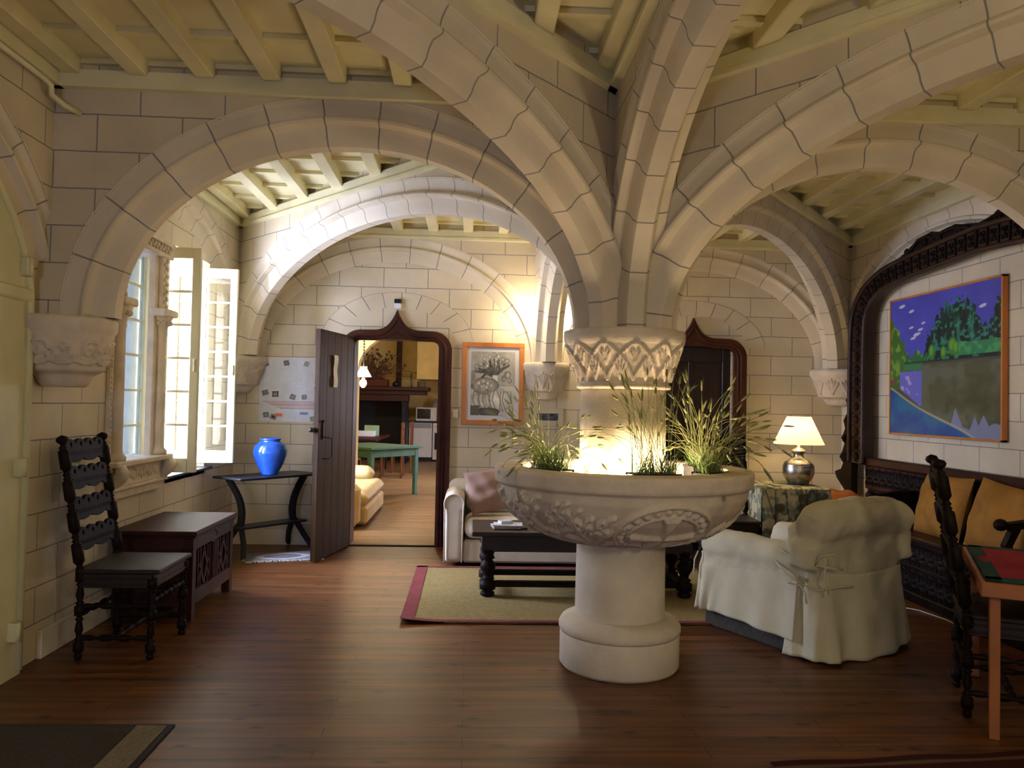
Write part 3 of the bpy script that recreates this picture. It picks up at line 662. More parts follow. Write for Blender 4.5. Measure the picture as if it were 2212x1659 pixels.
def make_turned_chair(label, loc, rz, wd=.48, group='dark turned high-backed chairs'):
    """seat faces local +x"""
    t = thing('turned_chair', label, 'chair', loc, rz, group); D = .42; hw = wd/2; R = .028
    def back(z): return -.20-(max(z-.48, 0))*.17
    for s in (-1, 1):
        y = s*hw
        m = M(); turned(m, (-.20, y, 0), (-.20, y, .50), R)
        pr = []
        for k in range(4):
            t0 = .05+k*.235
            pr += [(R*.55, t0-.035), (R*.85, t0-.02), (R*.5, t0), (R*.75, t0+.015), (R*1.08, t0+.03), (R*1.08, t0+.16), (R*.6, t0+.175), (R*.85, t0+.185)]
        pr += [(R*.5, .955), (R*.45, .965), (R*.95, .98), (R*1.2, 1.0), (R*.95, 1.02), (.001, 1.035)]
        m.lathe([(R, 0)]+pr, seg=12, axis=((back(.49), y, .49), (back(1.24), y, 1.24))); m.ok('back_post', blackwood, t)
        turned(M(), (.20, y, 0), (.20, y, .46), R).ok('leg', blackwood, t)
    for z in (.67, .845, 1.02, 1.175):
        m = M(); a = math.atan(.17)
        addflat(m, slat_loops(wd-.03, .125), .022, lambda u, w, d, z=z: (back(z)+.0+d-w*.17, u, z+w), .003)
        m.box(back(z)+.006, -hw+.03, z-.03, back(z)+.017, hw-.03, z-.005, .003); m.box(back(z)-.017, -hw+.03, z-.03, back(z)-.006, hw-.03, z-.005, .003)
        m.ok('slat', blackwood, t)
    M().box(-.225, -hw-.02, .485, .245, hw+.02, .51, .006).ok('seat', darkwood, t)
    m = M()
    for y in (-hw, hw): m.box(-.2, y-.015, .405, .2, y+.015, .485, .003); m.box(-.2, y-.022, .42, .2, y+.022, .43, .003); m.box(-.2, y-.022, .455, .2, y+.022, .465, .003)
    for x in (-.2, .2): m.box(x-.015, -hw, .405, x+.015, hw, .485, .003); m.box(x-.022, -hw, .42, x+.022, hw, .43, .003)
    m.ok('seat_rail', darkwood, t)
    for s in (-1, 1):
        spindle(M(), (-.2, s*hw, .12), (.2, s*hw, .12), .015, 4).ok('stretcher', blackwood, t); spindle(M(), (-.2, s*hw, .30), (.2, s*hw, .30), .014, 4).ok('stretcher', blackwood, t)
    spindle(M(), (.2, -hw, .33), (.2, hw, .33), .018, 7).ok('stretcher', blackwood, t); spindle(M(), (0, -hw, .12), (0, hw, .12), .015, 4).ok('stretcher', blackwood, t)
    spindle(M(), (-.2, -hw, .25), (-.2, hw, .25), .015, 4).ok('stretcher', blackwood, t)
    return t
make_turned_chair('dark turned high-backed chair at the left, in front of the wooden chest', (-1.985, 4.87, 0), 0, .49)
make_turned_chair('dark turned high-backed chair behind the stone bowl, near the closed dark door', (2.33, 7.05, 0), -PI/2-.06, .50)
make_turned_chair('dark turned high-backed chair seen from behind at the right, tucked against the card table', (2.775, 3.92, 0), math.atan2(-.455, .89), .47)

# ---------------------------------------------------------------- chest
ch = thing('carved_chest', 'low dark wooden chest with carved front standing under the window', 'chest', (0, 0, 0))
x0, x1, y0, y1, zt = -2.37, -1.825, 5.40, 6.30, .60
M().box(x0, y0-.02, zt-.035, x1+.025, y1+.02, zt, .008).box(x0, y0-.008, zt-.05, x1+.012, y1+.008, zt-.035, .003).ok('lid', redwood, ch)
m = M(); m.box(x0+.02, y0+.012, .12, x1-.02, y1-.012, zt-.05)
for y in (y0, y1-.07): m.box(x1-.06, y, 0, x1, y+.07, zt-.05, .003); m.box(x0+.02, y, 0, x0+.08, y+.07, zt-.05, .003)
m.box(x1-.03, y0+.07, zt-.13, x1, y1-.07, zt-.05, .002); m.box(x1-.03, y0+.07, .10, x1, y1-.07, .19, .002); m.box(x1-.03, (y0+y1)/2-.06, .19, x1, (y0+y1)/2+.06, zt-.13, .002)
m.box(x0+.08, y0, .10, x1-.06, y0+.02, .18); m.box(x0+.08, y0, zt-.12, x1-.06, y0+.02, zt-.05)
m.ok('body', redwood, ch)
for c_ in (y0+.235, y1-.235):
    m = M(); m.box(x1-.026, c_-.165, .19, x1-.016, c_+.165, zt-.13)
    X_ = x1-.008
    for q in (-.12, -.075, .075, .12): m.bar([(X_, c_+q, .20), (X_, c_+q, .46)], .014, .014, (1, 0, 0))
    for (a, b) in (((-.12, .22), (0, .46)), ((0, .46), (.12, .22)), ((-.10, .36), (0, .2)), ((0, .2), (.10, .36)), ((-.06, .33), (0, .42)), ((0, .42), (.06, .33)), ((0, .22), (.06, .33)), ((-.06, .33), (0, .22))): m.bar([(X_, c_+a[0], a[1]), (X_, c_+b[0], b[1])], .013, .014, (1, 0, 0))
    m.ok('carved_panel', redwood, ch)
m = M()
for q in (-.04, -.013, .013, .04): m.bar([(x1+.003, (y0+y1)/2+q, .20), (x1+.003, (y0+y1)/2+q, .46)], .012, .010, (1, 0, 0))
m.ok('carved_muntin', redwood, ch)
M().tube([(x1+.003, (y0+y1)/2-.02, .555), (x1+.02, (y0+y1)/2, .52), (x1+.003, (y0+y1)/2+.03, .50)], .004, 6).ok('hasp', iron, ch)

# ---------------------------------------------------------------- corner table with vase and small rug
tb = thing('trestle_table', 'dark narrow table with curved legs and low shelf across the back left corner', 'table', (-1.915, 7.72, 0), math.atan2(.75, .60))
M().box(-.47, -.215, .748, .47, .215, .768, .004).ok('tabletop', iron, tb)
M().box(-.36, -.10, .285, .40, .10, .303, .003).ok('shelf', iron, tb)
for s in (-1, 1):
    e = 1 if s > 0 else -1; m = M()
    m.bar([(s*(.44-.13*math.sin(PI*min(t/8, 1)*.5)-.04*math.sin(PI*t/8)), 0, .748-.46*t/8) for t in range(9)], .075, .03, (1, 0, 0))
    m.bar([(s*.38, 0, .745), (s*.30, 0, .735), (s*.30, 0, .72)], .06, .02, (0, 0, 1)); m.ok('curved_support', iron, tb)
    for q in (-1, 1):
        l_ = M().bar([(s*.31, q*.02, .31), (s*.35, q*.12, .16), (s*.40, q*.19, .04)], .05, .028, (1, 0, 0)).ok('leg', iron, tb)
        M().lathe([(.010, .03), (.010, .045)], (s*.40, q*.19, 0), 8).sph((s*.40, q*.19, .018), .017, 10).ok('castor', mat('brass', '#b09a60', .3, .1, metal=.9), l_)
vz = M().lathe([(.06, 0), (.075, .004), (.078, .012), (.085, .03), (.13, .11), (.155, .19), (.158, .225), (.145, .275), (.105, .315), (.088, .325), (.098, .335), (.102, .348), (.092, .352), (.08, .345), (.078, .30), (.12, .2), (.06, .02), (.0, .02)], (0, 0, 0), 48).ok('ceramic_vase', mat('blue_glaze', '#2f68d2', .14, .22, 5, spec=.8, dark='#2250b4'), None, (-1.905, 7.70, .7685))
tag(vz, 'round glossy blue ceramic vase on the dark corner table', 'vase')
rg = thing('small_rug', 'small grey-white fringed rug on the floor under the dark corner table', 'rug', (-1.74, 7.62, 0), math.atan2(.62, .80)*.45)
m = M(); m.grid(60, 40, lambda u, v: (-.36+.72*u, -.20+.40*v, .007+.003*math.sin(u*9)*math.sin(v*7))); o = m.ok('rug_field', colmat('rug_small', .95, .1), rg)
UV_ = np.array([(i/60, j/40) for j in range(41) for i in range(61)]); d_ = np.abs(np.hypot((UV_[:, 0]-.5)/.30, (UV_[:, 1]-.5)/.30)-1)
c_ = np.where((d_ < .18)[:, None], (.75, .75, .78), (.30, .29, .34)); setcol(o, c_)
m = M()
for k in range(50):
    x_ = -.35+.7*k/49; m.tube([(x_, -.20, .008), (x_+random.uniform(-.01, .01), -.225, .008), (x_+random.uniform(-.015, .015), -.245, .005)], .004, 4)
m.ok('fringe', paper, rg)

# ---------------------------------------------------------------- poster, drawing, small things on the back wall
def fbm(U, V, seed=0, sc=8, oct=4):
    rs = np.random.RandomState(seed); out = np.zeros_like(U); a = 1; tot = 0
    for o in range(oct):
        n = int(sc*2**o)+2; g = rs.rand(n+2, n+2); x = np.clip(U, 0, .9999)*n; y = np.clip(V, 0, .9999)*n; i = x.astype(int); j = y.astype(int); fx = x-i; fy = y-j
        fx = fx*fx*(3-2*fx); fy = fy*fy*(3-2*fy)
        out += a*((g[j, i]*(1-fx)+g[j, i+1]*fx)*(1-fy)+(g[j+1, i]*(1-fx)+g[j+1, i+1]*fx)*fy); tot += a; a *= .5
    return out/tot
def picture(nu, nv, fn, place, name, m, parent=None):
    g = M(); g.grid(nu, nv, place); o = g.ok(name, m, parent)
    u = np.linspace(0, 1, nu+1); v = np.linspace(0, 1, nv+1); U, V = np.meshgrid(u, v); setcol(o, fn(U, V).reshape(-1, 3)); return o
pic = colmat('print_paper', .55, .3)
def L3(h): return np.array(lin(h)[:3])
def paint(C, mask, col): 
    m_ = np.clip(mask, 0, 1)[..., None]; C[:] = C*(1-m_)+np.array(col)*m_
def poster_fn(U, V):
    C = np.zeros(U.shape+(3,)); C[:] = L3('#d9dade'); n = fbm(U, V, 3, 9, 5); C *= (.86+.22*n)[..., None]
    paint(C, (np.abs((n*14) % 1-.5) < .07)*.25, L3('#9aa0a0'))
    rs = np.random.RandomState(4)
    for (x, y) in ((.07, .88), (.36, .90), (.64, .89), (.82, .86), (.93, .80), (.80, .60), (.80, .50), (.08, .44), (.22, .42), (.46, .38), (.62, .38), (.92, .62), (.10, .10), (.20, .07), (.75, .05)):
        w, h = .042+.012*rs.rand(), .042+.012*rs.rand(); a = rs.uniform(-.4, .4); du = (U-x)*math.cos(a)+(V-y)*math.sin(a); dv = -(U-x)*math.sin(a)+(V-y)*math.cos(a)
        paint(C, (abs(du) < w) & (abs(dv) < h), (.75, .74, .70)); paint(C, (abs(du) < w*.85) & (abs(dv) < h*.85), np.array([.13, .12, .12])*(0.5+1.6*rs.rand())*(.85+.3*rs.rand(3)))
        paint(C, (abs(du) < w*.4) & (abs(dv) < h*.4), np.array([.35, .33, .30])*rs.rand())
    for k in range(7):
        y = .305-.018*k; x0_ = .05+.04*k; x1_ = .95-.05*((k*3) % 4); paint(C, (U > x0_) & (U < x1_) & (abs(V-y) < .0035), L3(['#b0563c', '#c46a3a', '#8a5a8a', '#b8503c', '#c08040', '#b8503c', '#7a78a0'][k]))
    for (x, y, c) in ((.27, .10, '#d8684a'), (.87, .04, '#d05a4a'), (.93, .045, '#c8504a'), (.62, .13, '#7a8ab8')): paint(C, (abs(U-x) < .055) & (abs(V-y) < .022), L3(c))
    for k in (1, 2, 3): paint(C, (abs(U-k/4) < .002)*.5, (.55, .55, .55))
    paint(C, V > .988, L3('#b06a48')); return C
ps = picture(150, 150, poster_fn, lambda u, v: (-2.17+.74*u, YB-.006-.003*math.sin(u*12), 1.265+.675*v), 'poster', pic)
tag(ps, 'pale paper map poster with small photographs taped on the wall left of the open door', 'poster')
def drawing_fn(U, V):
    n = fbm(U, V, 8, 5, 5); n2 = fbm(U, V, 11, 16, 4); C = np.zeros(U.shape+(3,)); g = .30+.30*n
    g = np.where((V < .40), .50+.40*(n-.3), g); g = np.where((V < .46) & (U > .45), .62+.3*(n-.4), g)
    def blob(x, y, rx, ry, lo, hi, rim=.05):
        nonlocal g
        q = np.hypot((U-x)/rx, (V-y)/ry)+.35*(n2-.5); g = np.where(q < 1, lo+(hi-lo)*n2*(1.3-q), g); g = np.where(abs(q-1) < .05, .5*g+.5*rim, g)
    def leaf(pts, w, c):
        nonlocal g
        d = seg_d(U, V, pts); g = np.where(d < w*(.6+.8*n2), c+.18*(n2-.4), g)
    for (x, y, b) in ((.30, .88, -.3), (.42, .92, -.1), (.52, .95, 0), (.62, .93, .15), (.72, .88, .3), (.22, .80, -.4), (.12, .76, -.5), (.82, .86, .4), (.47, .84, 0), (.58, .82, .1), (.36, .78, -.2), (.68, .78, .2)):
        leaf([(.54+(x-.54)*t/6+b*.08*math.sin(PI*t/6), .60+(y-.60)*t/6) for t in range(7)], .008, .06)
        leaf([(.53, .62), ((.53+x)/2+b*.12, (.64+y)/2-.02), (x+b*.10, y-.07)], .022, .12); blob(x, y, .05, .042, .12, .95)
    for (a, b, c) in (((.5, .62), (.34, .66), (.24, .58)), ((.56, .62), (.66, .70), (.60, .84)), ((.5, .64), (.42, .72), (.44, .84)), ((.48, .62), (.30, .70), (.20, .68))): leaf([a, b, c], .024, .09)
    g = np.where((abs(U-.55) < .060) & (V > .42) & (V < .63), .74+.15*n, g)
    for (x, y, r) in ((.84, .64, .075), (.75, .58, .06), (.88, .55, .05)): blob(x, y, r, r*.8, .10, .75)
    blob(.32, .46, .30, .13, .14, .9); 
    for (x, y) in ((.18, .50), (.28, .53), (.38, .50), (.24, .45), (.36, .44), (.46, .47)): blob(x, y, .055, .045, .10, 1.1)
    blob(.22, .20, .26, .14, .35, 1.0, .2); blob(.62, .24, .30, .17, .45, 1.1, .22)
    for k in range(12):
        leaf([(.08+.075*k, .38), (.05+.08*k+.07*math.sin(k*2), .24), (.14+.075*k, .06)], .010, .22)
    blob(.42, .05, .24, .075, .06, .3); g = np.where((V < .13+.05*n) & (U < .2), .14, g); g = np.where((U < .10) & (V > .5) & (V < .7), .2+.2*n2, g)
    C[..., 0] = g*.96; C[..., 1] = g*.93; C[..., 2] = g*.82; return np.clip(C*.9, 0, 1)
fr = thing('framed_drawing', 'large orange-pine framed grey drawing of tulips in a vase on the back wall', 'picture', (0, 0, 0))
x0, x1, z0, z1 = -.085, .565, 1.272, 2.135; yb = YB-.002
m = M(); m.box(x0, yb-.03, z0, x1, yb, z0+.05, .004); m.box(x0, yb-.03, z1-.05, x1, yb, z1, .004); m.box(x0, yb-.03, z0+.05, x0+.05, yb, z1-.05, .004); m.box(x1-.05, yb-.03, z0+.05, x1, yb, z1-.05, .004); m.ok('frame', pine, fr)
M().box(x0+.05, yb-.012, z0+.05, x1-.05, yb-.004, z1-.05).ok('mount', mat('mount_board', '#c9c9cc', .6, .02), fr)
picture(160, 210, drawing_fn, lambda u, v: (x0+.095+(x1-x0-.19)*u, yb-.0135, z0+.10+(z1-z0-.195)*v), 'drawing', pic, fr)
f2 = thing('small_framed_picture', 'small white-framed dark photograph under the leaf-carved corbel on the back wall', 'picture', (0, 0, 0))
M().box(.655, YB-.022, 1.27, .99, YB-.002, 1.46, .004).ok('frame', mat('pale_frame', '#cfc6ab', .6, .03), f2)
picture(30, 12, lambda U, V: np.stack([.03+.25*fbm(U, V, 5, 4, 3)**2]*3, -1)*np.array([.8, .9, 1.1]), lambda u, v: (.71+.225*u, YB-.0235, 1.33+.075*v), 'photograph', pic, f2)
tag(M().box(-.185, YB-.02, 1.335, -.112, YB-.002, 1.425, .006).box(-.175, YB-.026, 1.35, -.122, YB-.02, 1.41, .004).ok('light_switch', mat('switch_plastic', '#d9d2b8', .4, .02)), 'square cream light switch on the wall right of the doorway', 'switch')
eb = thing('alarm_box', 'small black-and-white box on the wall above the point of the open doorway', 'alarm', (0, 0, 0))
M().box(-.805, YB-.05, 2.465, -.735, YB-.002, 2.52, .003).ok('lower_half', white, eb); M().box(-.805, YB-.05, 2.52, -.735, YB-.002, 2.565, .003).ok('upper_half', iron, eb)

# ---------------------------------------------------------------- soft things
def soft(m_obj, voxel=.02, smooth=8, disp=.012, dscale=.25, seed=0):
    r = m_obj.modifiers.new('r', 'REMESH'); r.mode = 'VOXEL'; r.voxel_size = voxel; r.use_smooth_shade = True
    s = m_obj.modifiers.new('s', 'SMOOTH'); s.factor = .6; s.iterations = smooth
    if disp:
        t = bpy.data.textures.new('folds%d' % seed, 'CLOUDS'); t.noise_scale = dscale; t.noise_depth = 3
        d = m_obj.modifiers.new('d', 'DISPLACE'); d.texture = t; d.strength = disp; d.mid_level = .5; d.texture_coords = 'LOCAL'
    return m_obj
def cushion_mesh(w, h, t, n=22, sag=.04, seed=0, pinch=.5):
    """pillow in local x (w), z (h), thickness y"""
    m = M(); rs = random.Random(seed); ph = [rs.uniform(0, 6) for _ in range(6)]
    def f(sgn):
        def g(u, v):
            a, b = 2*u-1, 2*v-1; e = (max(0, 1-a**2)**pinch)*(max(0, 1-b**2)**pinch)
            cx_ = 1-.06*(1-abs(b)**2)*(abs(a)**3); cz_ = 1-.06*(1-abs(a)**2)*(abs(b)**3)
            wr = .006*math.sin(a*7+ph[0]+3*b)+.008*math.sin((a+b)*5+ph[1])+.006*math.sin(b*9+ph[2]-2*a)
            return (a*w/2*cx_, sgn*(t/2*e+wr*e), b*h/2*cz_)
        return g
    m.grid(n, n, f(1)); k = len(m.f); m.grid(n, n, f(-1)); 
    m.f = m.f[:k]+[tuple(reversed(q)) for q in m.f[k:]]
    return m
def cushion(name, label, loc, rot, w, h, t, mtl, seed, group=None):
    o = cushion_mesh(w, h, t, 26, seed=seed).ok(name, mtl, None, loc); o.rotation_euler = rot; tag(o, label, 'cushion', group)
    return o
# sofa in the room
def sofa(label, loc, rz, Ln, D, mtl, arm=.18, ht=.76, armh=.66, name='sofa', ncush=2):
    t = thing(name, label, 'sofa', loc, rz, None)
    # local: x along, y depth (front at y=0), z up
    for sx in (0, 1):
        m = M(); xa = 0 if sx == 0 else Ln-arm
        m.box(xa, .0, .03, xa+arm, D, armh-arm/2, .03); m.lathe([(arm*.52, 0), (arm*.54, .02), (arm*.54, D-.02), (arm*.52, D)], axis=((xa+arm/2, 0, armh-arm/2), (xa+arm/2, D, armh-arm/2)), seg=20) if False else m.tube([(xa+arm/2, .0, armh-arm/2), (xa+arm/2, D, armh-arm/2)], arm*.54, 20)
        a = m.ok('arm', mtl, t); a.modifiers.new('b', 'REMESH').voxel_size = .018; a.modifiers['b'].use_smooth_shade = True; s = a.modifiers.new('s', 'SMOOTH'); s.iterations = 6
        p = [(xa+.01, -.004, .04), (xa+.004, -.004, armh-arm*.6)]+[(xa+arm/2-arm*.5*math.cos(PI*k/10), -.004, armh-arm/2+arm*.5*math.sin(PI*k/10)) for k in range(11)]+[(xa+arm-.004, -.004, armh-arm*.6), (xa+arm-.01, -.004, .04)]
        M().tube(p, .007, 6).ok('piping', mtl, a)
    m = M(); m.box(arm, .03, .03, Ln-arm, D, .24, .02); m.ok('base', mtl, t)
    m = M(); m.box(.02, D-.20, .03, Ln-.02, D, ht-.02, .05); soft(m.ok('back', mtl, t), .025, 10, 0)
    cw = (Ln-2*arm)/ncush
    for k in range(ncush):
        m = M(); m.box(arm+cw*k+.006, -.01, .25, arm+cw*(k+1)-.006, D-.2, .43, .05); o = soft(m.ok('seat_cushion', mtl, t), .022, 8, .012, .3, k)
        m = M(); m.box(arm+cw*k+.006, D-.36, .42, arm+cw*(k+1)-.006, D-.17, ht+.01, .07); soft(m.ok('back_cushion', mtl, t), .022, 12, .02, .3, k+5)
    return t
creamcloth = mat('cream_canvas', '#d4c9b4', .8, .07, 6, .25, 90)
sofa('cream sofa with piped arms standing behind the coffee table', (-.21, 7.24, 0), 0, 1.86, .84, creamcloth)
cushion('throw_cushion', 'mauve-brown square cushion leaning in the left corner of the cream sofa', (.19, 7.56, .66), (math.radians(-20), math.radians(-8), math.radians(18)), .40, .42, .14, mat('mauve_cloth', '#a38474', .85, .08), 1)

# coffee table
ct = thing('coffee_table', 'long dark wooden coffee table with turned legs on the straw rug', 'table', (0, 0, 0))
x0, x1, y0, y1 = .04, 1.84, 6.0, 6.66
M().box(x0, y0, .485, x1, y1, .52, .008).ok('tabletop', darkwood, ct)
M().box(x0+.08, y0+.07, .36, x1-.08, y1-.07, .485, .003).ok('apron', darkwood, ct)
for xx in (x0+.13, x1-.13):
    for yy in (y0+.12, y1-.12):
        M().lathe([(.04, .002), (.055, .012), (.055, .03), (.035, .045), (.062, .055), (.062, .11), (.04, .12), (.055, .135), (.035, .15), (.035, .17), (.058, .21), (.06, .24), (.045, .265), (.03, .28), (.055, .295), (.035, .315), (.05, .335), (.06, .345), (.06, .362)], (xx, yy, .012), 16).ok('leg', blackwood, ct)
m = M()
for yy in (y0+.12, y1-.12): m.box(x0+.13, yy-.025, .085, x1-.13, yy+.025, .13, .004)
for xx in (x0+.13, x1-.13): m.box(xx-.025, y0+.12, .085, xx+.025, y1-.12, .13, .004)
m.ok('stretcher', blackwood, ct)
bk = [('cloth_bound_book', (.21, 6.13, .522), .24, .17, .022, '#a89f92', .12, 'wide grey-beige book at the bottom of the small pile on the coffee table', 'book'),
      ('magazine', (.20, 6.14, .545), .23, .16, .010, '#d8d6dc', -.08, 'white magazine lying on the book on the coffee table', 'magazine'),
      ('card_box', (.27, 6.17, .556), .10, .07, .022, '#cfd3d8', .4, 'small pale box on top of the magazine on the coffee table', 'box')]
for nm, loc, w, d, h, c, rz, lab, cat in bk:
    tag(M().box(0, 0, 0, w, d, h, .002).ok(nm, mat('cover_'+nm, c, .5, .05), None, loc, rz), lab, cat)
gl = M(); gl.tube([(.40, 6.12, .53), (.46, 6.10, .535), (.47, 6.18, .53)], .008, 6); tag(gl.ok('pen_case', iron), 'small black pen case at the right end of the book pile', 'pen case')

# straw rug
rg = thing('straw_rug', 'straw-coloured woven rug with a dark red border under the coffee table', 'rug', (0, 0, 0))
RX0, RX1, RY0, RY1 = -.44, 2.28, 5.38, 7.20
def curl(x, y): return .012+.022*max(0, 1-math.hypot(x-RX0, y-RY0)/.28)**1.5
m = M(); m.grid(60, 40, lambda u, v: (RX0+(RX1-RX0)*u, RY0+(RY1-RY0)*v, curl(RX0+(RX1-RX0)*u, RY0+(RY1-RY0)*v)))
m.box(RX0+.3, RY0+.02, .001, RX1, RY1-.02, .006)
o = m.ok('woven_field', mat('straw_weave', '#94804c', .9, .12, 40, .8, 220, stretch=(1, 1, 1)), rg)
bm_ = mat('rug_border', '#7d2f33', .85, .1, 20, .3, 200)
def bord(xa, ya, xb, yb, n=40):
    mm = M(); mm.grid(n, n//4, lambda u, v: (xa+(xb-xa)*u, ya+(yb-ya)*v, curl(xa+(xb-xa)*u, ya+(yb-ya)*v)+.004)); 
    return mm
for b_ in ((RX0, RY0, RX1, RY0+.055), (RX0, RY1-.055, RX1, RY1), (RX0, RY0, RX0+.095, RY1), (RX1-.095, RY0, RX1, RY1)): bord(*b_).ok('border', bm_, rg)

# doormat and oriental carpet
dm = thing('door_mat', 'dark grey mat with a paler ribbed stripe on the floor by the cream door', 'mat', (0, 0, 0))
M().box(-2.30, 2.2, 0, -1.305, 3.70, .009, .003).ok('backing', mat('mat_rubber', '#26272c', .8, .1), dm)
M().box(-2.27, 2.24, .009, -1.47, 3.675, .013, .002).ok('pile', mat('mat_pile', '#3b342c', .95, .15, 60, .8, 300), dm)
m = M()
for k in range(14): m.box(-1.465+.0092*k, 2.24, .009, -1.459+.0092*k, 3.675, .014)
m.box(-1.467, 2.24, .0085, -1.335, 3.675, .0115); m.ok('ribbed_stripe', mat('mat_stripe', '#8a7d66', .9, .1, 60, .5, 200), dm)
def orient_fn(U, V):
    C = np.zeros(U.shape+(3,)); C[:] = L3('#3a1816'); x = U*2.6; y = V*1.6; rs = np.random.RandomState(2)
    paint(C, (V > .95) & (V < .975), L3('#5b4a38'))
    for k in range(26):
        for j in range(9):
            cx_, cy_ = (k+.5)/26, (j+.5)/10; q = np.abs(U-cx_)*26+np.abs(V-cy_)*16; paint(C, q < .55, L3(rs.choice(['#5a1c1a', '#2a2a34', '#6a5a44', '#40302a', '#6b2420']))); paint(C, q < .22, L3(rs.choice(['#8a6a44', '#23303a', '#7a2a24'])))
    return C
oc = picture(200, 120, orient_fn, lambda u, v: (1.3+2.6*u+.16*v*0, 1.72+1.6*v+.22*(u-.1)-.0, .010+.004*math.sin(u*30)*(v > .97)), 'oriental_carpet', colmat('carpet', .95, .1))
tag(oc, 'dark red patterned oriental carpet at the bottom right of the floor', 'carpet')
# ---------------------------------------------------------------- slip-covered armchair
slip = mat('slip_cotton', '#c9c09e', .85, .06, 5, .5, 120)
wick = mat('dark_wicker', '#3a3222', .7, .3, 40, .6, 150)
ac = thing('armchair', 'armchair under a loose pale cotton slipcover with tied corners, right of the stone bowl', 'armchair', (2.23, 5.20, 0), math.radians(26.8))
M().box(-.40, -.42, .0, .40, .46, .16, .01).ok('wicker_base', wick, ac)
m = M()
for s in (-1, 1):
    m.tube([(s*.345, -.34, .575), (s*.345, .1, .57), (s*.345, .47, .56)], [.10, .105, .11], 20); m.box(s*.345-.085, -.36, .14, s*.345+.085, .47, .57, .02)
m.box(-.41, -.49, .14, .41, -.20, .82, .06); m.box(-.38, -.42, .14, .38, .47, .36, .02)
m.tube([(-.44, -.44, .79), (-.34, -.42, .815), (0, -.42, .84), (.34, -.42, .825), (.46, -.44, .79)], [.09, .125, .13, .128, .10], 20)
m.tube([(-.40, -.40, .70), (-.40, -.38, .55)], .10, 14); m.tube([(.42, -.40, .74), (.43, -.40, .55)], .11, 14)
soft(m.ok('slipcover', slip, ac), .016, 10, .035, .16, 31)
m = M(); m.box(-.26, -.20, .34, .26, .44, .46, .05); soft(m.ok('seat_cushion', slip, ac), .018, 8, .015, .25, 32)
def skirt(name, path, ztop, zbot, flare, folds, amp, seed, gather=None):
    """cloth panel hanging from path (x,y list) at ztop to zbot, folds deepening downwards"""
    P_ = [Vector((p[0], p[1], 0)) for p in path]; Ls = [0]
    for a, b in zip(P_[:-1], P_[1:]): Ls.append(Ls[-1]+(b-a).length)
    tot = Ls[-1]
    def at(t):
        s = t*tot
        for i in range(len(P_)-1):
            if s <= Ls[i+1]+1e-9:
                q = (s-Ls[i])/(Ls[i+1]-Ls[i]); return P_[i].lerp(P_[i+1], q), (P_[i+1]-P_[i]).normalized()
        return P_[-1], (P_[-1]-P_[-2]).normalized()
    rs = random.Random(seed); ph = [rs.uniform(0, 6) for _ in range(4)]
    def f(u, v):
        p, d = at(u); n = Vector((d.y, -d.x, 0)); dn = 1-v; zb = zbot(u) if callable(zbot) else zbot; zt = ztop(u) if callable(ztop) else ztop
        w = amp*dn**.7*(math.sin(folds*2*PI*u+ph[0]+.8*math.sin(3*u+ph[1]))+.4*math.sin(folds*4.7*u+ph[2]+2*v))
        if gather is not None:
            g = math.exp(-((u-gather)/.10)**2); w -= .03*g*math.exp(-((v-.93)/.12)**2); w += .02*g*dn*math.sin(60*(u-gather)*(1.2-v))
        q = p+n*(flare*dn+w); return (q.x, q.y, zb+(zt-zb)*v)
    m = M(); m.grid(90, 30, f); o = m.ok(name, slip, ac); so = o.modifiers.new('t', 'SOLIDIFY'); so.thickness = .004; return o
skirt('side_skirt', [(-.425, .49), (-.43, .1), (-.43, -.36)], .50, lambda u: .115+.01*math.sin(5*u), .035, 3.0, .010, 1, .06)
skirt('side_skirt', [(.43, -.36), (.43, .49)], .50, .11, .035, 3.0, .010, 2)
skirt('front_skirt', [(.40, .475), (-.42, .475)], .34, .11, .02, 3, .008, 3)
skirt('back_skirt', [(-.39, -.30), (-.43, -.42), (-.34, -.50), (0, -.53), (.34, -.51), (.43, -.42), (.43, -.32)], lambda u: .56-.05*math.sin(PI*u), lambda u: .012+.05*max(0, u-.45)+.01*math.sin(9*u), .06, 4.5, .020, 4, .12)
def tie(pts, par): return M().tube(pts, .0055, 6).ok('tie', slip, par)
tie([(-.43, .50, .50), (-.46, .505, .44), (-.47, .50, .36), (-.465, .50, .33)], ac)
tie([(-.45, -.20, .56), (-.47, -.30, .50), (-.47, -.42, .46), (-.42, -.52, .44), (-.30, -.56, .46), (-.2, -.57, .45)], ac)
tie([(-.47, -.42, .46), (-.50, -.40, .50), (-.52, -.36, .46), (-.48, -.42, .455), (-.49, -.46, .42), (-.49, -.47, .36)], ac)
tie([(-.44, -.22, .63), (-.46, -.36, .61), (-.43, -.48, .58), (-.38, -.56, .575), (-.30, -.57, .56)], ac)
tie([(-.43, -.48, .58), (-.44, -.52, .64), (-.38, -.57, .66), (-.36, -.56, .60), (-.40, -.53, .575), (-.42, -.54, .50), (-.41, -.56, .42)], ac)

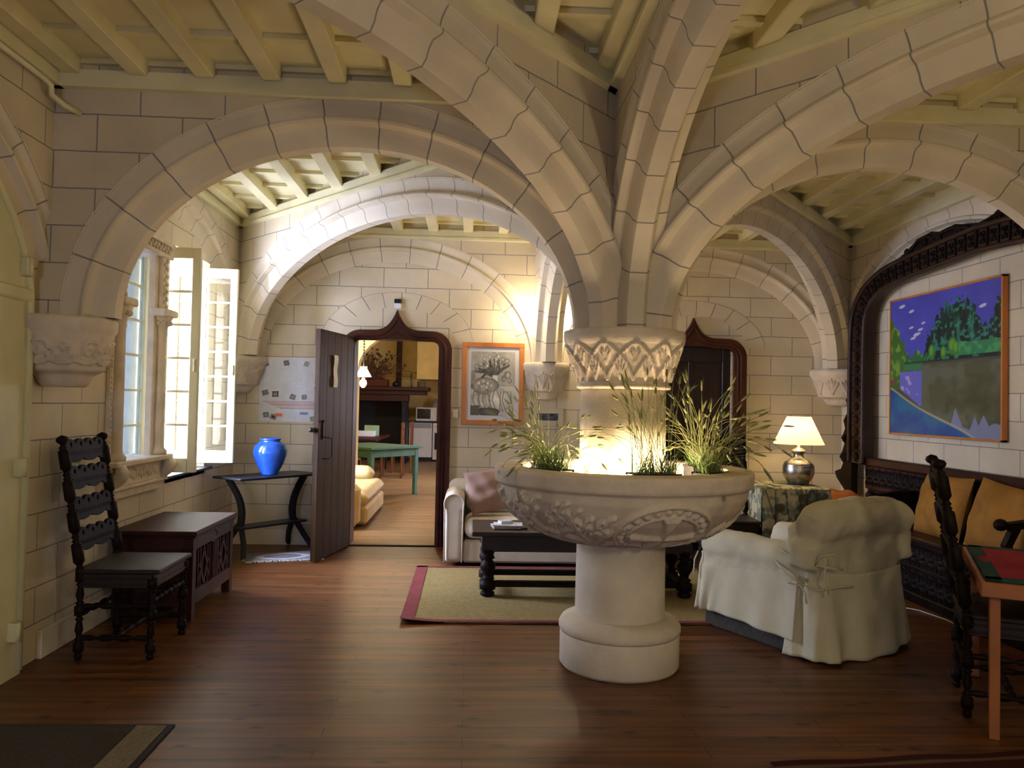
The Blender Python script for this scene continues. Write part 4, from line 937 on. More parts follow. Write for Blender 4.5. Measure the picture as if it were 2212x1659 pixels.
# ---------------------------------------------------------------- lamp table and lamp
lt = thing('cloth_covered_table', 'low square table hidden under a mottled green and cream leaf-pattern cloth beside the carved bench', 'table', (0, 0, 0))
tx0, tx1, ty0, ty1 = 2.80, 3.47, 7.37, 8.12
for xx in (tx0+.08, tx1-.08):
    for yy in (ty0+.08, ty1-.08): M().box(xx-.025, yy-.025, 0, xx+.025, yy+.025, .70).ok('leg', darkwood, lt)
m = M(); m.box(tx0, ty0, .15, tx1, ty1, .752, .03)
o = m.ok('cloth', colmat('cloth_print', .75, .2), lt)
bpy.ops.object.select_all(action='DESELECT') if False else None
cn = colmat('cloth_leaf', .8, .2)
def cloth_fn(seed):
    def f(U, V):
        a = fbm(U, V, seed, 5, 4); b = fbm(V, U, seed+3, 7, 4); C = np.zeros(U.shape+(3,)); C[:] = L3('#cdc294')
        paint(C, np.clip((a-.54)*14, 0, 1)*.85, L3('#2f3a2a')); paint(C, np.clip((b-.60)*14, 0, 1)*.8, L3('#5a5030')); paint(C, np.clip((fbm(U, V, seed+9, 12, 3)-.58)*16, 0, 1)*.8, L3('#7d8a80'))
        for k in range(6):
            x = .12+.15*k; paint(C, ridge(seg_d(U, V, [(x, 0), (x+.1*math.sin(k*2+seed), .45), (x-.08, 1)]), .012)*.8, L3('#39402c'))
        return C
    return f
bpy.data.objects.remove(o)
cs = thing if False else None
def cl_side(fn, place, nm='cloth_panel'): return picture(90, 70, fn, place, nm, cn, lt)
top_ = lambda u, v: (tx0+(tx1-tx0)*u, ty0+(ty1-ty0)*v, .752-.012*(max(0, abs(2*u-1)-.94)/.06)**2-.012*(max(0, abs(2*v-1)-.94)/.06)**2)
cl_side(cloth_fn(1), top_, 'cloth_top')
fld = lambda t, v, a: .012*(1-v)*math.sin(t*a)
cl_side(cloth_fn(2), lambda u, v: (tx0+(tx1-tx0)*u, ty0-fld(u, v, 17)-.015*(1-v), .12+.62*v))
cl_side(cloth_fn(3), lambda u, v: (tx0-fld(u, v, 15)-.015*(1-v), ty1-(ty1-ty0)*u, .12+.62*v))
cl_side(cloth_fn(4), lambda u, v: (tx1+fld(u, v, 15)+.015*(1-v), ty0+(ty1-ty0)*u, .12+.62*v))
cl_side(cloth_fn(5), lambda u, v: (tx1-(tx1-tx0)*u, ty1+fld(u, v, 15), .12+.62*v))
lp = thing('table_lamp', 'lit table lamp with white cone shade and round brushed-metal base on the leaf-patterned table', 'lamp', (3.31, 7.75, .755))
M().lathe([(.085, 0), (.10, .004), (.105, .02), (.135, .06), (.152, .11), (.152, .165), (.150, .17), (.153, .178), (.135, .215), (.09, .245), (.055, .26), (.048, .29), (.05, .31), (.075, .325), (.07, .335), (.04, .355), (.015, .37), (.012, .42)], seg=40).ok('lamp_base', mat('brushed_metal', '#bdb6a6', .3, .12, 20, .4, 120, metal=1), lp)
sh = M(); sh.lathe([(.245, .40), (.115, .675)], seg=48, cap=False); 
shm = bpy.data.materials.new('lamp_shade'); shm.use_nodes = True; n_ = shm.node_tree.nodes; l_ = shm.node_tree.links; n_.clear()
oo = n_.new('ShaderNodeOutputMaterial'); tr = n_.new('ShaderNodeBsdfTranslucent'); tr.inputs[0].default_value = lin('#fff2d0'); df = n_.new('ShaderNodeBsdfDiffuse'); df.inputs[0].default_value = lin('#f4e8c8')
mx_ = n_.new('ShaderNodeMixShader'); mx_.inputs[0].default_value = .5; em = n_.new('ShaderNodeEmission'); em.inputs[0].default_value = lin('#ffe6a8'); em.inputs[1].default_value = .55; ad = n_.new('ShaderNodeAddShader')
l_.new(tr.outputs[0], mx_.inputs[1]); l_.new(df.outputs[0], mx_.inputs[2]); l_.new(mx_.outputs[0], ad.inputs[0]); l_.new(em.outputs[0], ad.inputs[1]); l_.new(ad.outputs[0], oo.inputs[0])
sh.ok('lamp_shade', shm, lp)
M().sph((0, 0, .52), .03, 12).ok('bulb', emit('bulb', '#ffe0a0', 12), lp)

# ---------------------------------------------------------------- carved bench with its tall arched back
bn = thing('carved_bench', 'monumental dark carved wooden bench along the right wall with a tall arched back frame', 'bench', (0, 0, 0))
BC = 5.80; XB = 3.955; SX = 3.50
def relief(m, place, nu, nv, w, h, cell, ht):
    def f(u, v):
        U, V = u*w/cell, v*h/cell; a, b = U % 1, V % 1; d = min(abs(math.hypot(a-cx, b-cy)-.70) for cx in (0, 1) for cy in (0, 1))
        k = max(0, 1-(d/.12)**2)*ht; q = abs(a-.5)+abs(b-.5); k = max(k, ht*max(0, 1-q/.28)*1.0)
        return place(u, v, k)
    m.grid(nu, nv, f); return m
m = M(); m.box(SX, BC-2.0, .485, XB, BC+2.0, .52, .008); m.ok('seat', redwood, bn)
m = M(); m.box(SX+.07, BC-1.97, .02, SX+.10, BC+1.97, .485); m.box(SX+.02, BC-2.0, .0, SX+.12, BC+2.0, .075, .01); m.box(SX+.03, BC-2.0, .25, SX+.08, BC+2.0, .285, .006); m.box(SX+.03, BC-2.0, .445, SX+.09, BC+2.0, .485, .006)
m.ok('front_frame', blackwood, bn)
for (za, zb) in ((.075, .25), (.285, .445)):
    m = M(); relief(m, lambda u, v, k, za=za, zb=zb: (SX+.066-k, BC-1.97+3.94*u, za+(zb-za)*v), 420, 14, 3.94, zb-za, .118, .030); m.ok('carved_front_panel', blackwood, bn)
m = M(); relief(m, lambda u, v, k: (XB-.045-k, BC-1.72+3.44*u, .78+.19*v), 380, 18, 3.44, .19, .12, .03); m.ok('carved_back_panel', blackwood, bn)
m = M(); m.box(XB-.04, BC-1.74, .52, XB, BC+1.74, 1.0); m.box(XB-.09, BC-1.74, .97, XB, BC+1.74, 1.05, .012); m.box(XB-.07, BC-1.74, .945, XB, BC+1.74, .965, .004); m.box(XB-.065, BC-1.74, .745, XB, BC+1.74, .785, .006)
m.ok('back_rail', redwood, bn)
# arched frame: both edges given for the far half, mirrored
inn = [(1.70, .98), (1.71, 2.30), (1.66, 2.47), (1.52, 2.60), (1.25, 2.675), (.6, 2.715), (0, 2.745)]
out = [(1.98, .98), (1.98, 2.28), (1.93, 2.50), (1.78, 2.68), (1.50, 2.80), (1.22, 2.855), (.6, 2.895), (0, 2.925)]
def sm(p, n=3):
    for _ in range(n):
        q = [p[0]]
        for a, b in zip(p[:-1], p[1:]): q += [(a[0]*.75+b[0]*.25, a[1]*.75+b[1]*.25), (a[0]*.25+b[0]*.75, a[1]*.25+b[1]*.75)]
        q.append(p[-1]); p = q
    return p
inn, out = sm(inn), sm(out)
ring_ = [(BC+u, w) for u, w in out]+[(BC-u, w) for u, w in out[::-1][1:]]+[(BC-u, w) for u, w in inn]+[(BC+u, w) for u, w in inn[::-1][1:]]
plx = lambda u, w, d: (XB-.055+d, u, w)
m = M(); addflat(m, [ring_], .10, plx, .006)
for P_, dx in ((inn, .0), (out, .0)):
    for sg in (1, -1): m.tube([(XB-.115, BC+sg*u, w) for u, w in P_], .022, 8)
mid = [((a[0]+b[0])/2, (a[1]+b[1])/2) for a, b in zip([out[int(i*(len(out)-1)/40)] for i in range(41)], [inn[int(i*(len(inn)-1)/40)] for i in range(41)])]
m.ok('arched_frame', mat('carved_frame_oak', '#301a10', .45, .3, 6, .3, 40), bn)
m = M()
def resample(p, step):
    L_ = [0]
    for a, b in zip(p[:-1], p[1:]): L_.append(L_[-1]+math.dist(a, b))
    out_ = []; s_ = step/2
    while s_ < L_[-1]:
        for i in range(len(p)-1):
            if L_[i] <= s_ <= L_[i+1]:
                q = (s_-L_[i])/max(1e-9, L_[i+1]-L_[i]); out_.append((p[i][0]+(p[i+1][0]-p[i][0])*q, p[i][1]+(p[i+1][1]-p[i][1])*q, math.atan2(p[i+1][1]-p[i][1], p[i+1][0]-p[i][0]))); break
        s_ += step
    return out_
for (u, w, a) in resample(mid, .125):
    for sg in (1, -1):
        if sg < 0 and u < .06: continue
        yy = BC+sg*u; m.sph((XB-.112, yy, w), .034, 10, (.7, 1, 1))
        for k in range(6): b = k*PI/3; m.sph((XB-.108, yy+.036*math.cos(b), w+.036*math.sin(b)), .017, 6, (.7, 1, 1))
        c_, s_ = math.cos(a), math.sin(a); e = (u+c_*.0625, w+s_*.0625); nx_, nz_ = -s_*.085, c_*.085
        m.bar([(XB-.108, BC+sg*(e[0]-nx_), e[1]-nz_), (XB-.108, BC+sg*(e[0]+nx_), e[1]+nz_)], .018, .02, (1, 0, 0))
m.ok('carved_rosettes', blackwood, bn)
# scrolled cresting on the far slope and its mirror, bracket wings at the sides
for sg in (1, -1):
    cr = [(1.24, 2.85), (1.20, 2.895), (1.12, 2.90), (1.08, 2.93), (1.02, 2.935), (.95, 2.975), (.85, 3.01), (.75, 3.03), (.62, 3.045), (.52, 3.015), (.42, 3.03), (.30, 3.035), (.20, 3.01), (.05, 2.985), (0, 2.98), (0, 2.92), (.6, 2.88)]
    m = M(); addflat(m, [[(BC+sg*u, w-.015) for u, w in cr]], .07, plx, .006)
    for (cu_, cw, R_) in ((.72, 2.955, .05), (.50, 2.95, .04), (.24, 2.955, .045), (.97, 2.915, .032)):
        m.tube([(XB-.10, BC+sg*(cu_+R_*(1-t/16)*math.cos(t*.75)), cw+R_*(1-t/16)*math.sin(t*.75)) for t in range(15)], .012, 6)
    m.tube([(XB-.10, BC+sg*u, w) for u, w in ((1.2, 2.86), (1.05, 2.885), (.9, 2.93), (.8, 2.99), (.66, 3.0), (.58, 2.96), (.45, 2.985), (.3, 2.99), (.1, 2.95))], .016, 6)
    m.ok('cresting', blackwood, bn)
    wg = [(1.97, .60), (2.02, .62), (2.30, .80), (2.34, .86), (2.20, .90), (2.16, .96), (2.24, 1.02), (2.18, 1.08), (2.13, 1.16), (2.19, 1.22), (2.12, 1.32), (2.16, 1.40), (2.08, 1.48), (2.09, 1.58), (2.03, 1.66), (2.05, 1.76), (1.99, 1.86), (1.97, 1.88)]
    m = M(); addflat(m, [[(BC+sg*u, w) for u, w in wg]], .07, plx, .008)
    for (cu_, cw, R_) in ((2.12, 1.21, .035), (2.10, 1.02, .045), (2.06, 1.40, .03), (2.04, 1.6, .025)):
        m.tube([(XB-.10, BC+sg*(cu_+R_*(1-t/16)*math.cos(t*.75)), cw+R_*(1-t/16)*math.sin(t*.75)) for t in range(15)], .010, 6)
    m.ok('side_bracket', blackwood, bn)
for yy in (BC-1.93, BC-.82, BC+.85):
    m = M(); m.bar([(XB-.02, yy, .80), (XB-.25, yy, .79), (SX+.02, yy, .765)], .07, .045); m.sph((SX-.02, yy, .775), .045, 12, (1, .9, .9)); m.box(XB-.30, yy-.02, .52, XB-.02, yy+.02, .775)
    m.bar([(SX+.06, yy, .52), (SX+.02, yy, .64), (SX+.08, yy, .76)], .05, .05, (1, 0, 0)); m.ok('armrest', blackwood, bn)
gold = mat('gold_velvet', '#9c6a1c', .8, .16, 5, .3, 200); rust = mat('rust_velvet', '#a05a2c', .85, .12, 6, .3, 200)
cushion('velvet_cushion', 'golden velvet cushion on the bench, directly behind the dark chair post', (3.77, 6.08, .755), (math.radians(-14), 0, math.radians(-92)), .64, .52, .22, gold, 3, 'golden velvet cushions on the bench')
cushion('velvet_cushion', 'golden velvet cushion on the bench, cut off by the right picture edge', (3.74, 5.33, .755), (math.radians(-14), math.radians(5), math.radians(-88)), .62, .52, .22, gold, 4, 'golden velvet cushions on the bench')
cushion('flat_cushion', 'flat rust-orange cushion lying on the bench seat behind the lamp table', (3.72, 7.70, .61), (math.radians(90), 0, math.radians(4)), .40, .62, .19, rust, 6)

# ---------------------------------------------------------------- painting on the right wall
def paint_fn(U, V):
    # U 0..1 from left (far) to right, V up
    n = fbm(U, V, 21, 7, 5); n2 = fbm(U, V, 22, 22, 3); C = np.zeros(U.shape+(3,)); C[:] = L3('#4a4db4'); C *= (.80+.4*n)[..., None]
    for (x, y, w) in ((.12, .95, .035), (.22, .90, .03), (.22, .78, .03), (.34, .80, .02), (.28, .725, .04), (.24, .70, .03), (.31, .755, .03), (.86, .845, .03)):
        paint(C, ridge(np.hypot((U-x)/w, (V-y-.15*(U-x))/(w*.35))*(.7+.6*n2), 1.0), L3('#c9c8dc'))
    hz = .52
    paint(C, (V < hz), L3('#4f5340'))
    # right wood
    edge = .30+.05*np.sin(U*30); top = np.interp(U, [.34, .38, .44, .50, .56, .62, .68, .74, .80, .84, .90, .95, 1.0], [.52, .68, .76, .86, .91, .89, .93, .90, .87, .74, .72, .82, .90])+.12*(fbm(U, V, 40, 40, 2)-.5)+.04*np.abs(np.sin(U*70))-.03
    tree = (V < top) & (V > hz) & (U > .34); paint(C, tree, L3('#12302c')); st = fbm(U*1.0, V*.15, 33, 34, 3); paint(C, tree*np.clip((st-.55)*9, 0, 1)*.8, L3('#2a7a66')); paint(C, tree*np.clip((.42-st)*9, 0, 1)*.7, L3('#0c1418')); paint(C, tree*np.clip((fbm(U, V, 50, 45, 2)-.60)*9, 0, 1)*.6, L3('#3a9a80'))
    mead = (V > hz+.02) & (V < .62+.02*n) & (U > .66); paint(C, mead, L3('#2f8058')); paint(C, mead*np.clip((n2-.5)*6, 0, 1), L3('#4a9a60'))
    for (x, y, rx, ry) in ((.42, .58, .035, .06), (.53, .57, .03, .05), (.61, .61, .045, .07), (.64, .59, .03, .06)): paint(C, ridge(np.hypot((U-x)/rx, (V-y)/ry)*(.8+.4*n2), 1.0), L3('#3a7f34')); paint(C, ridge(np.hypot((U-x)/rx, (V-y-.01)/ry)*(.9+.9*n2), .8)*.4, L3('#8fbf3a'))
    far = (U > .12) & (U < .38) & (V > hz) & (V < .585+.025*np.sin(U*50)); paint(C, far, L3('#2c6a3c')); paint(C, far*np.clip((n2-.55)*8, 0, 1), L3('#7fae54'))
    lt_ = (U < .155-.9*np.clip(V-.62, 0, 1)**1.4*1.2+.012*np.sin(V*60)) & (V > .33) & (V < .90); paint(C, lt_, L3('#3f6a2c')); paint(C, lt_*np.clip((n2-.48)*6, 0, 1), L3('#6f9a3e'))
    paint(C, (V < hz) & (V > .46) & (U > .14) & (U < .33), L3('#3f7a52'))
    # reflections
    sky = (V < .46) & (V > .20) & (U > .10) & (U < .33+.05*(.45-V)) & (V > .335-1.0*(U-.10)*.62); paint(C, sky, L3('#6a6ac4')); paint(C, sky*np.clip((n2-.6)*9, 0, 1)*.8, L3('#b0b0e0'))
    paint(C, (V < .47) & (V > .12) & (U > .33), L3('#55573f')); paint(C, ((V < .50) & (U > .33))*np.clip((n-.5)*5, 0, 1)*.6, L3('#6b7060')); paint(C, ((V < .42) & (U > .55))*np.clip((.5-n)*5, 0, 1)*.6, L3('#3d3f1f'))
    tri = np.interp(U, [.58, .64, .70, .76, .80, .83, .87, .91, .95, 1.0], [.03, .19, .07, .05, .14, .08, .15, .08, .10, .09]); paint(C, (V < tri) & (U > .58), L3('#7f86a0'))
    bank = .335-.46*np.clip(U-.02, 0, 1)**1.02-.02*np.sin(U*6); deep = V < bank; paint(C, deep, L3('#1f5590')); paint(C, deep*np.clip((n-.45)*5, 0, 1)*.7, L3('#1f6f8e')); paint(C, deep*np.clip((.45-n)*5, 0, 1)*.6, L3('#1c3a80'))
    paint(C, np.exp(-((V-bank)/.007)**2), L3('#b7ab86')); paint(C, np.exp(-((V-hz)/.006)**2)*(U > .15)*.9, L3('#1b1c1c')); paint(C, (abs(V-.385) < .02) & (U < .06), L3('#7a4a4a'))
    return np.clip(C, 0, 1)
pt_ = thing('framed_painting', 'large framed landscape painting of a blue river and dark green trees on the right wall', 'painting', (0, 0, 0))
ya, yb_, za, zb = 7.22, 5.64, 1.288, 2.545; XP = XR-.008
m = M()
for a in ((ya-.018, za, ya, zb), (yb_, za, yb_+.018, zb), (yb_, za, ya, za+.018), (yb_, zb-.018, ya, zb)): m.box(XP-.045, a[0], a[1], XP, a[2], a[3], .002)
m.ok('frame', pine, pt_); picture(260, 200, paint_fn, lambda u, v: (XP-.038, ya-.018+(yb_-ya+.036)*u, za+.018+(zb-za-.036)*v), 'canvas', colmat('oil_paint', .5, .3), pt_)

# ---------------------------------------------------------------- card table at the right edge
cd_a = math.atan2(.94, .52); cdx = thing('card_table', 'light wooden table with a square leg at the right picture edge', 'table', (2.375, 3.53, 0), cd_a-PI/2)
# local y runs along the left edge away from the camera, local x to the right
M().box(0, 0, .655, 1.0, 1.08, .722, .004).ok('tabletop', beech, cdx)
for (xx, yy) in ((.06, .06), (.94, .06), (.06, 1.02), (.94, 1.02)): M().box(xx-.022, yy-.022, 0, xx+.022, yy+.022, .655, .003).ok('leg', beech, cdx)
Rz = Matrix.Translation((2.375, 3.53, 0)) @ Matrix.Rotation(cd_a-PI/2, 4, 'Z')
def place_on(o): o.matrix_world = Rz @ o.matrix_world; return o
tc_ = thing('table_cloth', 'red quilted cloth with a dark green border on the light wooden table', 'tablecloth', (2.375, 3.53, 0), cd_a-PI/2)
m = M(); m.grid(60, 60, lambda u, v: (.03+.94*u, .05+1.0*v, .732+.004*math.sin(u*40)*math.sin(v*3)+.003*math.sin(v*14))); m.ok('red_field', mat('red_cloth', '#a0152c', .85, .1, 8, .3, 150), tc_)
gm_ = mat('green_cloth', '#12443a', .85, .1, 8, .3, 150)
for b_ in ((.02, .03, .98, .10), (.02, 1.0, .98, 1.06), (.02, .03, .09, 1.06), (.91, .03, .98, 1.06)): M().box(b_[0], b_[1], .7235, b_[2], b_[3], .7365, .003).ok('green_border', gm_, tc_)
gb = thing('backgammon_tray', 'wooden-rimmed flat box on the red cloth, cut off by the right picture edge', 'box', (2.375, 3.53, 0), cd_a-PI/2)
m = M(); m.box(.36, .22, .739, .86, .72, .752); 
for b_ in ((.36, .22, .86, .245), (.36, .695, .86, .72), (.36, .22, .385, .72), (.835, .22, .86, .72)): m.box(b_[0], b_[1], .739, b_[2], b_[3], .785, .002)
m.ok('rim', beech, gb)
# lamp flex on the floor
cp = [(3.00, 6.32, .006), (3.10, 6.28, .006), (3.20, 6.24, .006), (3.30, 6.20, .006), (3.28, 6.02, .006), (3.33, 5.90, .006), (3.42, 5.80, .006), (3.47, 5.55, .006), (3.46, 5.3, .006)]
fx = thing('extension_lead', 'thin white flex with a socket block on the floor in front of the bench', 'cable', (0, 0, 0))
M().tube(cp, .0045, 6).ok('cable', white, fx); M().box(3.12, 6.19, .0, 3.26, 6.26, .04, .006).ok('socket_block', white, fx)

# ---------------------------------------------------------------- grasses in the bowl
leafm = mat('grass_green', '#5c7a34', .6, .25, 20); seedm = mat('grass_seed', '#8f9158', .7, .2, 20); potm = mat('black_planter', '#17120f', .5, .1)
def grass_pot(loc, rz, label, n, hgt, lean, seed, w=.22, d=.10):
    rs = random.Random(seed); t = thing('potted_grass', label, 'plant', loc, rz, 'pots of wild grass in the stone bowl'); t['kind'] = 'thing'
    m = M(); m.box(-w/2, -d/2, 0, w/2, d/2, .012); m.box(-w/2, -d/2, 0, -w/2+.006, d/2, .085); m.box(w/2-.006, -d/2, 0, w/2, d/2, .085); m.box(-w/2, -d/2, 0, w/2, -d/2+.006, .085); m.box(-w/2, d/2-.006, 0, w/2, d/2, .085)
    m.box(-w/2-.006, -d/2-.006, .078, w/2+.006, -d/2+.004, .09); m.box(-w/2-.006, d/2-.004, .078, w/2+.006, d/2+.006, .09); m.ok('planter', potm, t)
    M().box(-w/2+.006, -d/2+.006, .012, w/2-.006, d/2-.006, .07).ok('soil', mat('soil', '#2a1c12', .95, .3), t)
    bl = M(); sd = M()
    for k in range(int(n*3.2)):      # short leaf blades
        a = rs.uniform(0, 2*PI); L_ = rs.uniform(.08, .24); c = rs.uniform(.4, 1.4); x, y = rs.uniform(-w/2, w/2)*.9, rs.uniform(-d/2, d/2)*.8; wd = rs.uniform(.0018, .0035)
        pts = []
        for q in range(6):
            s_ = q/5; r_ = L_*s_*math.sin(c*s_*.9+.1); z_ = .07+L_*s_*math.cos(c*s_*.9); pts.append((x+r_*math.cos(a), y+r_*math.sin(a), z_))
        px, py = -math.sin(a)*wd, math.cos(a)*wd; vs_ = []
        for q, p in enumerate(pts): f_ = 1-(q/5)**1.5*.95; vs_ += [(p[0]-px*f_, p[1]-py*f_, p[2]), (p[0]+px*f_, p[1]+py*f_, p[2])]
        bl.add(vs_, [(2*q, 2*q+1, 2*q+3, 2*q+2) for q in range(5)])
    for k in range(n):               # flowering stems
        a = rs.gauss(lean[1], 1.0); L_ = hgt*rs.uniform(.5, 1.05); c = abs(rs.gauss(lean[0], .28)); x, y = rs.uniform(-w/2, w/2)*.85, rs.uniform(-d/2, d/2)*.7
        pts = []; p = Vector((x, y, .06)); ang = c*.25; N_ = 9
        for q in range(N_):
            pts.append(tuple(p)); ang += c*.16*(1+q*.15); p = p+Vector((math.sin(ang)*math.cos(a), math.sin(ang)*math.sin(a), math.cos(ang)))*(L_/N_)
        sd.tube(pts, [.0013]*(N_-1)+[.0009], 4)
        d_ = (Vector(pts[-1])-Vector(pts[-2])).normalized(); hl = rs.uniform(.045, .08); p0 = Vector(pts[-1]); hw_ = rs.uniform(.005, .0085)
        sd.lathe([(.001, 0), (hw_*.8, .15), (hw_, .4), (hw_*.7, .8), (.0008, 1)], seg=6, axis=(p0, p0+d_*hl))
        u_ = d_.orthogonal().normalized(); v_ = d_.cross(u_)
        for j in range(7):
            b = rs.uniform(0, 2*PI); o_ = u_*math.cos(b)+v_*math.sin(b); s0 = p0+d_*hl*rs.uniform(.2, .9)+o_*hw_*.7; e0 = s0+(d_+o_*.32)*rs.uniform(.03, .055)
            q_ = d_.cross(o_)*.0007; sd.add([tuple(s0-q_), tuple(s0+q_), tuple(e0)], [(0, 1, 2)])
    bl.ok('grass_blades', leafm, t); sd.ok('seed_stems', seedm, t); return t
zb_ = 1.062
grass_pot((.46, 4.27, zb_), math.radians(-52), 'black pot of green grass at the left front of the stone bowl', 48, .46, (.85, 2.6), 1)
grass_pot((.97, 4.085, zb_), math.radians(8), 'pot of tall seeded grass in the middle front of the stone bowl, before the shaft', 44, .60, (.35, 2.2), 2, .26)
grass_pot((1.32, 4.25, zb_), math.radians(45), 'black pot of straw-coloured grass at the right front of the stone bowl', 60, .56, (.7, -.3), 3)
grass_pot((.43, 4.62, zb_), math.radians(90), 'pot of bright seeded grass behind the green one on the left side of the bowl', 44, .50, (.45, 1.5), 4)
grass_pot((1.37, 4.66, zb_), math.radians(90), 'tallest pot of grass, on the far right side of the stone bowl', 44, .66, (.5, 2.5), 5)

# ---------------------------------------------------------------- the kitchen seen through the doorway
yel = mat('yellow_plaster', '#e2c680', .85, .08, 3, .3, 40)
struct(M().box(-4.2, YB+.14, -.12, 1.75, 21, 0).ok('floor_kitchen', kfloor))
struct(M().box(-4.2, YB+.28, 3.5, 1.75, 21, 3.6).ok('ceiling_kitchen', yel))
struct(M().box(-4.2, 20.75, 0, 1.75, 20.95, 3.5).ok('wall_kitchen_back', yel)); struct(M().box(-4.3, YB+.28, 0, -4.1, 21, 3.5).ok('wall_kitchen_left', yel))
wall_with_holes('wall_kitchen_right', YB+.28, 21, 0, 3.5, [(14.0, 15.1, 1.1, 2.2)], lambda a, z, d: (1.6+d, a, z), .2, yel)
m = M(); ap = [(-1.62, 0), (-1.62, 1.95)]+[(-.12-1.5*math.cos(PI*k/20), 1.95+.75*math.sin(PI*k/20)) for k in range(1, 20)]+[(1.38, 1.95), (1.38, 0), (1.6, 0), (1.6, 3.5), (-4.1, 3.5), (-4.1, 0)]
addflat(m, [ap], .25, lambda u, w, d: (u, 11.55+d, w)); struct(m.ok('wall_kitchen_arch', yel))
struct(M().box(-1.93, 20.66, 0, -1.79, 20.76, 3.5).ok('trim_60', framewood))
fp = thing('fireplace', 'large kitchen fireplace with a wine-red mantel shelf and dark blue opening', 'fireplace', (0, 0, 0))
wine = mat('wine_wood', '#3c120f', .5, .15)
M().box(-3.8, 18.95, 1.76, -.98, 19.9, 1.85, .01).box(-3.7, 19.05, 1.66, -1.06, 19.85, 1.76, .006).box(-3.7, 19.1, 1.50, -1.48, 19.6, 1.66, .006).ok('mantel_shelf', wine, fp)
M().box(-1.64, 19.15, 0, -1.52, 19.9, 1.58, .01).ok('jamb', mat('navy_tile', '#0e1226', .5, .3), fp); M().box(-3.7, 19.15, 0, -3.42, 20.7, 1.58, .01).ok('jamb', wine, fp)
M().box(-3.42, 20.2, 0, -1.56, 20.3, 1.66).ok('fireback', mat('navy_tile', '#0e1226', .5, .3), fp)
hd = tag(M().box(-1.30, 19.3, 2.05, .6, 20.74, 3.5).ok('chimney_hood', yel), 'plain yellow chimney hood above the kitchen microwave', 'hood')
bx = tag(M().box(-2.62, 19.15, 1.842, -1.98, 19.5, 2.03, .02).ok('copper_planter', mat('copper_box', '#5a1f16', .4, .2)), 'long reddish box under the dried flowers on the mantel shelf', 'planter')
m = M(); rs = random.Random(9)
for k in range(110):
    a, c = rs.uniform(0, 2*PI), rs.uniform(.1, 1.2); L_ = rs.uniform(.3, .85); p = Vector((-2.3+rs.uniform(-.2, .2), 19.32, 2.03)); pts = []
    for q in range(5): pts.append(tuple(p)); p = p+Vector((math.sin(c)*math.cos(a)*1.1, math.sin(c)*math.sin(a)*.3, math.cos(c)))*L_/4; c += rs.uniform(-.2, .3)
    m.tube(pts, .006, 4); m.sph(pts[-1], rs.uniform(.015, .035), 6)
tag(m.ok('dried_flowers', mat('dried_flowers', '#6b4a34', .9, .3)), 'bunch of brown dried flowers on the kitchen mantel shelf', 'flowers')
tag(M().lathe([(.05, 0), (.05, .02), (.015, .03), (.015, .22), (.03, .24), (.018, .25), (.018, .36), (0, .37)], (-1.42, 19.2, 1.842), 12).ok('candlestick', mat('green_brass', '#4d5a38', .4, .2)), 'dark green candlestick with a candle on the mantel shelf', 'candlestick')
tag(M().lathe([(.09, 0), (.10, .02), (.10, .14), (.11, .15), (.02, .17), (.0, .19)], (-1.18, 19.25, 1.842), 16).ok('lidded_tin', mat('tin', '#6d6a50', .5, .2)), 'round lidded tin at the right end of the mantel shelf', 'tin')
tag(M().sph((-1.80, 19.2, 1.91), .08, 12, (1, .7, .9)).ok('dark_ornament', iron), 'small dark rounded ornament on the mantel between flowers and candlestick', 'ornament')
# pendant lamp
pl_ = thing('pendant_lamp', 'lit white glass oil-style lamp hanging in the kitchen doorway view', 'lamp', (-1.41, 10.5, 0))
M().lathe([(.105, 1.815), (.10, 1.83), (.06, 1.90), (.045, 1.93), (.05, 1.95)], seg=28, cap=False).ok('lamp_shade', emit('milk_glass', '#fff2dc', 2.2), pl_)
M().lathe([(.0, 1.665), (.02, 1.67), (.045, 1.70), (.05, 1.73), (.04, 1.765), (.02, 1.78), (.018, 1.80)], seg=20).ok('lamp_font', emit('white_glass', '#fff0dc', .5), pl_)
m = M(); m.tube([(0, 0, 1.95), (0, 0, 3.5)], .004, 6)
for k in range(9): m.lathe([(.012, 0), (.012, .015)], (0, 0, 2.0+.04*k), 8)
m.ok('chain', iron, pl_)
# kitchen sofa
ks = thing('kitchen_sofa', 'cream leather sofa standing just inside the kitchen beyond the open door', 'sofa', (0, 0, 0)); kc = mat('cream_leather', '#d8c48e', .5, .08, 4)
m = M(); m.box(-2.05, 9.15, .03, -1.25, 9.42, .52, .06); m.ok('arm', kc, ks)
m = M(); m.box(-2.05, 9.42, .03, -1.18, 11.22, .24, .03); m.ok('base', kc, ks)
m = M(); m.box(-2.02, 9.40, .24, -1.17, 11.25, .42, .07); soft(m.ok('seat_cushion', kc, ks), .03, 8, .01, .3, 51)
m = M(); m.box(-2.02, 10.95, .38, -1.30, 11.22, .60, .08); soft(m.ok('bolster', kc, ks), .025, 8, .02, .2, 52)
m = M(); m.box(-2.25, 9.2, .03, -2.02, 11.25, .78, .06); m.ok('back', kc, ks)
tag(soft(M().box(-1.80, 9.42, .42, -1.42, 9.62, .70, .05).ok('small_cushion', mat('tan_cloth', '#a8824a', .8, .1)), .02, 8, .02, .2, 53), 'small tan cushion on the near end of the kitchen sofa', 'cushion')
